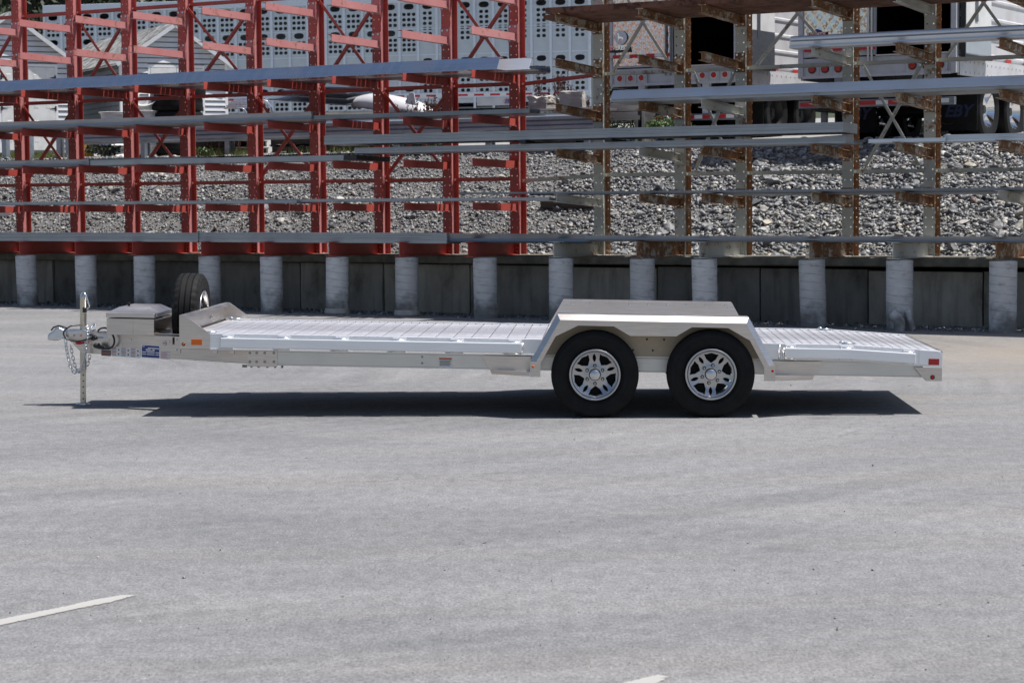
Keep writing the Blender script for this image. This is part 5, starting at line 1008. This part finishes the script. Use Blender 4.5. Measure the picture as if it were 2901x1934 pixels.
# ---------------------------------------------------------------- things stored behind the guardrail
def tyre_prof(R_, h): return [(R_*.57, -h*.7), (R_*.62, -h), (R_*.88, -h*1.02), (R_*.97, -h*.86), (R_, -h*.6), (R_, -h*.35), (R_*.985, -h*.33), (R_*.985, -h*.28), (R_, -h*.26), (R_, h*.26), (R_*.985, h*.28), (R_*.985, h*.33), (R_, h*.35), (R_, h*.6), (R_*.97, h*.86), (R_*.88, h*1.02), (R_*.62, h), (R_*.57, h*.7)]
tyl = ['used truck tyre at the bottom of the stack between the sheds', 'used truck tyre, second from the bottom of the stack between the sheds', 'used truck tyre in the middle of the stack between the sheds', 'used truck tyre, second from the top of the stack between the sheds', 'used truck tyre on top of the stack between the sheds']
u_, _ = RP(505, 300, 5.7); zz = yz(5.7)+.14
for i in range(5): b = MB(); b.lathe(tyre_prof(.51, .14), 48); tag(b.build('truck_tyre', MT['rubber'], smooth='auto', mw=RK @ T((u_+random.uniform(-.04, .04), 5.7+random.uniform(-.03, .03), zz))), tyl[i], 'tyre', 'stacked truck tyres'); zz += .282
def steel_rim(M, label):
    b = MB(); b.lathe([(.29, -.11), (.30, -.105), (.285, -.09), (.25, -.06), (.245, 0), (.25, .06), (.285, .09), (.30, .105), (.29, .11), (.275, .085), (.235, .05), (.235, -.05), (.275, -.085), (.29, -.11)], 40); b.lathe([(.10, .02), (.14, -.02), (.19, -.03), (.236, .02)], 40)
    return tag(b.build('wheel_rim', MT['white_paint'], smooth='auto', mw=M), label, 'wheel rim', 'white wheel rims')
u_, _ = RP(322, 320, 5.3)
for i in range(4): steel_rim(RK @ T((u_, 5.3, yz(5.3)+.11+.222*i)), ['white steel truck rim at the bottom of the lower rim stack', 'white steel truck rim second from the bottom of the lower rim stack', 'white steel truck rim second from the top of the lower rim stack', 'white steel truck rim on top of the stack before the grey shed wall'][i])
u_, _ = RP(412, 320, 5.2)
for i in range(4): steel_rim(RK @ T((u_, 5.2, yz(5.2)+.11+.222*i)), ['white rim at the bottom of the stack beside the tyres', 'white rim, second from the bottom of the stack beside the tyres', 'white rim, third from the bottom of the stack beside the tyres', 'white rim under the tilted rim beside the tyres'][i])
steel_rim(RK @ T((u_-.02, 5.2, yz(5.2)+1.16)) @ RX(.9) @ RY(.5), 'white steel rim lying tilted on top of the stack beside the tyres')
def pallet(u_, v, z, label, rot=0):
    r = thing('pallet', label, 'pallet', RK @ T((u_, v, z)) @ RZ(rot), 'pallets behind the guardrail')
    for y in (-.45, 0, .42): b = MB(); b.box(-.6, .6, y, y+.05, .02, .11); b.build('stringer', MT['wood'], r)
    for i in range(6): b = MB(); b.box(-.6+i*.22, -.5+i*.22, -.5, .5, .111, .13); b.build('board', MT['wood'], r)
    for i in range(3): b = MB(); b.box(-.6+i*.5, -.5+i*.5, -.5, .5, 0, .019); b.build('board', MT['wood'], r)
    return r
for k, (x, v, n_, nm) in enumerate(((640, 5.3, 4, 'below the chrome tubes'), (880, 5.4, 5, 'under the white fairing, beside the dark panels'), (1010, 5.4, 5, 'under the middle of the white fairing'), (1150, 5.5, 3, 'under the tip of the white fairing'), (1580, 5.1, 4, 'under the crumpled box'))):
    u_ = RP(x, 330, v)[0]
    for i in range(n_): pallet(u_+random.uniform(-.04, .04), v, yz(v)+i*.131, 'weathered wooden pallet %s, %s' % (nm, ('lowest of its stack', 'second from the ground', 'third from the ground', 'fourth from the ground', 'fifth from the ground')[i]), random.uniform(-.06, .06))
# chrome tubes
u_ = RP(655, 320, 5.2)[0]; zt_ = yz(5.2)+.53
for i in range(5):
    b = MB(); R_ = .16+.02*i; b.tube([(-.45+.03*i, -.2+.09*i, .02)]+[(.18+R_*math.sin(t)+.05*i, -.2+.09*i, R_*(1-math.cos(t))+.03) for t in [math.pi*k/10 for k in range(0, 10)]]+[(-.1, -.2+.09*i, R_*1.95+.03)], .03 if i > 2 else .018, 10)
    tag(b.build('bent_tube', MT['chrome'], smooth=True, mw=RK @ T((u_+.04*i, 5.2, zt_)) @ RZ(.5)), ('smallest thin bent chrome tube, frontmost on the pallets by the tyre stack', 'thin bent chrome tube second on the pallets by the tyre stack', 'thin bent chrome tube in the middle of the pile by the tyre stack', 'thick bent chrome tube fourth on the pallets by the tyre stack', 'largest thick bent chrome tube at the back of the pile')[i], 'tube', 'bent chrome tubes')
# white fairing: a curved shell with a flared tip
u0, u1 = RP(1010, 280, 5.4)[0], RP(1235, 280, 5.4)[0]; b = MB(); nx, na = 26, 14; vs = []
for i in range(nx+1):
    t = i/nx; R_ = .07+.21*math.sin(math.pi*min(1, .15+t*.75))**.8; zc = .32-.30*t*t+.05*math.sin(t*9)*.3
    for j in range(na+1):
        a = math.radians(-25+190*j/na); tip = max(0, t-.82)/.18
        vs.append((u0+(u1-u0)*t, R_*1.25*math.cos(a)*-1*(1-.6*tip), zc+R_*math.sin(a)*.8*(1-.7*tip)+.06*tip))
b.add(vs, [(i*(na+1)+j, (i+1)*(na+1)+j, (i+1)*(na+1)+j+1, i*(na+1)+j+1) for i in range(nx) for j in range(na)]); o = b.build('truck_fairing', MT['trailer_white'], smooth=True, mw=RK @ T((0, 5.45, 3.17)) @ Matrix.Identity(4)); o.modifiers.new('thick', 'SOLIDIFY').thickness = .012
tag(o, 'curved white truck fairing lying on pallets behind the guardrail', 'fairing')
b = MB(); uf = u1-.62; b.ext([(uf, -.20, .02), (uf+.05, -.20, .34), (uf+.16, -.20, .50), (uf+.24, -.20, .50), (uf+.30, -.20, .22), (uf+.52, -.20, .06), (uf+.5, -.20, -.02)], (0, .02, 0)); b.build('side_fin', MT['trailer_white'], o, bevel=.006)
b = MB(); b.ext([(uf-.02, -.225, .30), (uf+.02, -.225, .32), (uf+.38, -.225, .05), (uf+.34, -.225, .03)], (0, .02, 0)); b.build('strap', MT['pale_wood'], o)

u0 = RP(790, 285, 5.2)[0]
for i in range(4): b = MB(); b.ext([(u0-.1+.16*i, 0, .02*i), (u0+1.7, 0, -.16+.05*i), (u0+1.7, .9, -.12+.05*i), (u0+.1+.1*i, .9, .05+.02*i)], (0, 0, .022)); tag(b.build('sheet_panel', MT['alu_dark'], mw=RK @ T((0, 5.0, 3.62+.055*i)) @ RX(.12)), ('dark sheet panel lowest in the leaning pile before the white fairing', 'dark sheet panel second in the leaning pile before the white fairing', 'dark sheet panel third in the leaning pile before the white fairing', 'dark sheet panel on top of the leaning pile before the white fairing')[i], 'panel', 'leaning sheet panels')
# crumpled boxes on the sheet
def crumple(w, d, h, M, label, mt_, amt, seed):
    bm = bmesh.new(); bmesh.ops.create_cube(bm, size=1); bmesh.ops.subdivide_edges(bm, edges=bm.edges[:], cuts=5, use_grid_fill=True)
    for v in bm.verts:
        c = v.co.copy(); k = noise.noise_vector(Vector((c.x*3+seed, c.y*3, c.z*3)))*amt; v.co = Vector((c.x*w, c.y*d, (c.z+.5)*h))+k*h*(c.z+.5)
    me = bpy.data.meshes.new('crumpled_box'); bm.to_mesh(me); bm.free(); me.materials.append(mt_); return tag(inst(me, 'crumpled_box', None, M), label, 'box')
uB = RP(1618, 290, 4.9)[0]; zB = RP(1618, 307, 4.9)[1]
crumple(.40, .40, .28, RK @ T((uB, 4.95, zB)) @ RZ(.35), 'dented pale box standing upright on the metal sheet past the red rack', MT['cardboard'], .10, 1); crumple(.42, .34, .20, RK @ T((RP(1540, 300, 4.9)[0], 4.9, zB)) @ RZ(-.2), 'crushed torn pale box lying beside the upright one on the metal sheet', MT['cardboard'], .34, 5)
b = MB(); b.box(RP(1470, 310, 4.8)[0], RP(1690, 310, 4.8)[0], 4.65, 5.5, zB-.035, zB-.003); b.box(RP(1480, 310, 4.8)[0], RP(1490, 310, 4.8)[0], 4.7, 4.8, yz(4.8), zB-.035); tag(b.build('metal_sheet', MT['alu'], mw=RK, bevel=.004), 'bright flat metal sheet table carrying the crumpled boxes', 'metal sheet')
b = MB(); b.lathe([(.12, -.05), (.16, -.06), (.17, 0), (.16, .06), (.12, .05)], 20); tag(b.build('hose_coil', MT['cardboard'], smooth=True, mw=RK @ T((RP(1350, 375, 5)[0], 5, yz(5)+.42)) @ RX(1.2)), 'coiled grey hose resting on pale scrap behind the guardrail', 'hose')
for k, (x, y, w_) in enumerate(((1270, 388, .5), (1330, 386, .45), (1400, 384, .35))): q = RP(x, y, 5)[0]; b = MB(); b.box(-w_, w_, -.1, .15, 0, .04); b.ext([(-w_, -.12, .041), (w_*.6, -.1, .041), (w_*.7, .1, .15), (-w_*.8, .1, .12)], (0, .01, .02)); tag(b.build('scrap_board', MT['white_paint'], mw=RK @ T((q, 5, yz(5)+.2+.05*k)) @ RZ(.1*k)), ('white scrap board longest of those below the guardrail', 'white scrap board in the middle under the hose coil', 'short white scrap board beside the guardrail post')[k], 'board', 'white scrap boards')
for k, (x, y, z) in enumerate(((1760, 305, 3.25), (1740, 320, 3.1))): q = RP(x, y, 6)[0]; b = MB(); b.box(-.55, .5, 0, .4, 0, .07); b.box(-.5, .45, .02, .38, .071, .14); b.box(-.5, -.44, 0, .4, yz(6)-z, 0); b.box(.4, .46, 0, .4, yz(6)-z, 0); tag(b.build('stacked_profiles', MT['alu'], mw=RK @ T((q, 6, z)), bevel=.004), ('upper stack of bright metal profiles behind the first grey post', 'lower stack of bright metal profiles behind the first grey post')[k], 'metal stack')
# cone, timber, offcuts, distant tarp
q = RP(248, 445, 5.0); b = MB(); b.lathe([(.19, 0), (.19, .03), (.13, .04), (.06, .5), (.05, .52), (0, .52)], 24); tag(b.build('marker_cone', MT['yellow'], smooth='auto', mw=RK @ T((q[0], 5.0, yz(5)))), 'faded yellow cone under the start of the guardrail', 'cone')
a, c = RP(1550, 512, 2.9), RP(1690, 516, 2.7); b = MB(); b.box(0, c[0]-a[0], -.07, .07, -.05, .07); tag(b.build('timber_beam', MT['wood'], mw=RK @ T((a[0], 2.75, sz(2.75)+.06)) @ RX(.3), bevel=.008), 'weathered timber beam lying on the stones behind the first grey post', 'timber')
a = RP(5, 520, 2.6); b = MB(); b.ext([(-.4, 0, 0), (.25, 0, 0), (.45, .3, .12), (-.2, .3, .12)], (0, 0, .03)); b.box(-.5, .3, -.1, -.02, -.08, -.02); tag(b.build('metal_offcut', MT['alu'], mw=RK @ T((a[0]-.05, 2.5, sz(2.5)+.12)) @ RZ(.4)), 'pale bent metal offcut on the stones by the first red post', 'metal offcut')
q = RP(2680, 365, 14.); b = MB(); b.lathe([(0, 0), (.28, 0), (.29, .3), (.28, .6), (.3, .62), (.28, .9), (0, .9)], 20); tag(b.build('barrel', MT['tarp_blue'], smooth='auto', mw=RK @ T((q[0], 14., yz(14)))), 'blue barrel seen under the trailer with the UTILITY badge', 'barrel')
# ---------------------------------------------------------------- plants
def leaves(b, n_, ctr, rad, ls, up=.3, rnd=random):
    for _ in range(n_):
        d = Vector((rnd.gauss(0, 1), rnd.gauss(0, 1), rnd.gauss(0, 1))).normalized(); r = rnd.random()**.45; p = Vector(ctr)+Vector((d.x*rad[0], d.y*rad[1], d.z*rad[2]))*r
        a = Vector((rnd.gauss(0, 1), rnd.gauss(0, 1), rnd.gauss(0, .6)+up)).normalized(); c = a.orthogonal().normalized(); c.rotate(Matrix.Rotation(rnd.uniform(0, 6.3), 3, a)); e = a.cross(c); s = ls*rnd.uniform(.6, 1.4)
        b.add([p-c*s, p+e*s*.45, p+c*s, p-e*s*.45], [(0, 1, 2, 3)])
def weed(x, y, v, h, nst, label, w=.35):
    q = RP(x, y, v); r = thing('dock_weed', label, 'weed', RK @ T((q[0], v, yz(v))), 'brown dock weeds'); b = MB(); sd = MB()
    for i in range(nst):
        x0, y0 = random.uniform(-w, w), random.uniform(-.15, .15); t = [(x0, y0, 0), (x0+random.gauss(0, .03), y0, h*.5), (x0+random.gauss(0, .07), y0+random.gauss(0, .05), h*random.uniform(.75, 1.05))]; b.tube(t, .005, 4); top = Vector(t[2]); mid = Vector(t[1])
        for k in range(22): f = random.random(); p = mid.lerp(top, f)+Vector((random.gauss(0, .018), random.gauss(0, .018), 0)); s = .012+.012*(1-f); sd.add([p+Vector((s, 0, 0)), p+Vector((-s*.5, s*.8, 0)), p+Vector((-s*.5, -s*.8, 0)), p+Vector((0, 0, s*2.2))], [(0, 1, 3), (1, 2, 3), (2, 0, 3)])
    b.build('stems', MT['seed_brown'], r); struct(sd.build('seed_heads', MT['seed_brown'], r, fix=False), 'stuff')
weed(1575, 300, 5.5, 1.25, 26, 'tall brown dock weeds behind the crumpled boxes', .5); weed(1190, 330, 5.0, .95, 22, 'brown dock weeds in front of the white fairing tip', .55); weed(610, 420, 4.75, .55, 14, 'low reddish dock weeds leaning by the guardrail post', .3); weed(690, 420, 4.75, .6, 14, 'reddish dock weeds beside the second guardrail post', .3); weed(1075, 400, 4.7, .5, 12, 'short reddish dock weeds under the guardrail below the white fairing', .3); weed(1655, 300, 5.6, .9, 8, 'few thin brown dock stalks past the upright pale box', .12)
def bush(x, y, v, rad, n_, label, mtl='leaf', ls=.035):
    q = RP(x, y, v); r = thing('green_bush', label, 'bush', RK @ T((q[0], v, yz(v))), 'green bushes in the yard'); b = MB()
    for _ in range(5): c = (random.uniform(-.6, .6)*rad[0], random.uniform(-.5, .5)*rad[1], rad[2]*random.uniform(.7, 1.2)); leaves(b, n_//5, c, (rad[0]*.6, rad[1]*.6, rad[2]*.7), ls)
    struct(b.build('foliage', MT[mtl], r, fix=False), 'stuff'); b = MB()
    for _ in range(6): b.tube([(random.uniform(-.1, .1), 0, 0), (random.uniform(-.5, .5)*rad[0], 0, rad[2]*1.2)], .008, 5)
    b.build('stems', MT['bark'], r)
bush(1820, 370, 6.3, (1.0, .5, .28), 1800, 'wide low green bush under the bumper of the trailer lettered EVEREST'); bush(1195, 385, 4.85, (.35, .25, .3), 700, 'leafy green bush behind the guardrail under the fairing tip'); bush(1105, 390, 4.85, (.3, .25, .2), 450, 'small green bush behind the guardrail below the fairing'); bush(290, 440, 4.9, (.4, .25, .16), 400, 'dark low bush beside the yellow cone', 'leaf_dark'); bush(585, 430, 4.7, (.28, .2, .10), 350, 'small bright green weed clump by the guardrail post')
b = MB()
for (xa, xb, v0, v1, n_) in ((0, 240, 4.5, 6.5, 1800), (540, 700, 4.5, 4.9, 500), (2600, 2760, 9, 14, 900), (800, 1250, 4.5, 4.8, 400)):
    for _ in range(n_):
        v = random.uniform(v0, v1); u_ = RP(random.uniform(xa, xb), 420, v)[0]; q = RW(u_, v, yz(v)-.02); h = random.uniform(.06, .2); t = Vector((random.gauss(0, .05), random.gauss(0, .05), h)); b.add([q+Vector((-.006, 0, 0)), q+Vector((.006, 0, 0)), q+t], [(0, 1, 2)])
struct(b.build('grass', MT['grass'], fix=False), 'stuff')
def tree(X_, Y_, z0, h, rad, label, seed):
    rn = random.Random(seed); r = thing('tree', label, 'tree', T((X_, Y_, z0)), 'trees behind the sheds'); b = MB(); b.tube([(0, 0, -.5), (.1, 0, h*.3), (-.1, .1, h*.6), (0, 0, h*.9)], [.28, .22, .15, .05], 9)
    for i in range(7): a = rn.uniform(0, 6.3); z = h*rn.uniform(.2, .7); b.tube([(0, 0, z), (math.cos(a)*rad*.4, math.sin(a)*rad*.4, z+.5), (math.cos(a)*rad*.8, math.sin(a)*rad*.8, z+1.2)], [.09, .06, .02], 6)
    b.build('trunk', MT['bark'], r, smooth=True); b = MB()
    for i in range(34): a = rn.uniform(0, 6.3); q = rn.random()**.5*rad*.85; leaves(b, 170, (math.cos(a)*q, math.sin(a)*q, h*rn.uniform(.12, .95)), (rad*.38, rad*.38, rad*.32), .16, rnd=rn)
    struct(b.build('crown', MT['leaf_dark'], r, fix=False), 'stuff')
for i, (X_, Y_) in enumerate(((-24, 74), (-19, 72), (-15.5, 76), (-11, 73), (-6.5, 76), (-1, 75), (4, 77))): tree(X_, Y_, 3.9, 8.5+1.2*math.sin(i*2.3), 3.3, ('dark leafy tree at the far end of the row behind the larger shed', 'dark leafy tree directly behind the larger shed', 'dark leafy tree above the front end of the livestock trailer', 'dark leafy tree behind the shingle roofed shed', 'dark leafy tree behind the front half of the livestock trailer', 'dark leafy tree behind the middle of the livestock trailer', 'dark leafy tree behind the rear of the livestock trailer')[i], i)
vs, fs = [], []
for i in range(41):
    for j in range(9): x = -160+8*i; t = j/8; vs.append((x, 82+40*t, 3.8+13*t+2*noise.noise(Vector((x*.05, t*3, 0)))+1.2*noise.noise(Vector((x*.3, t*9, 0)))))
for i in range(40):
    for j in range(8): a = i*9+j; fs.append((a, a+9, a+10, a+1))
b = MB(); b.v, b.f, b.m = vs, fs, [0]*len(fs); struct(b.build('wooded_hill', MT['hill_green'], smooth=True))
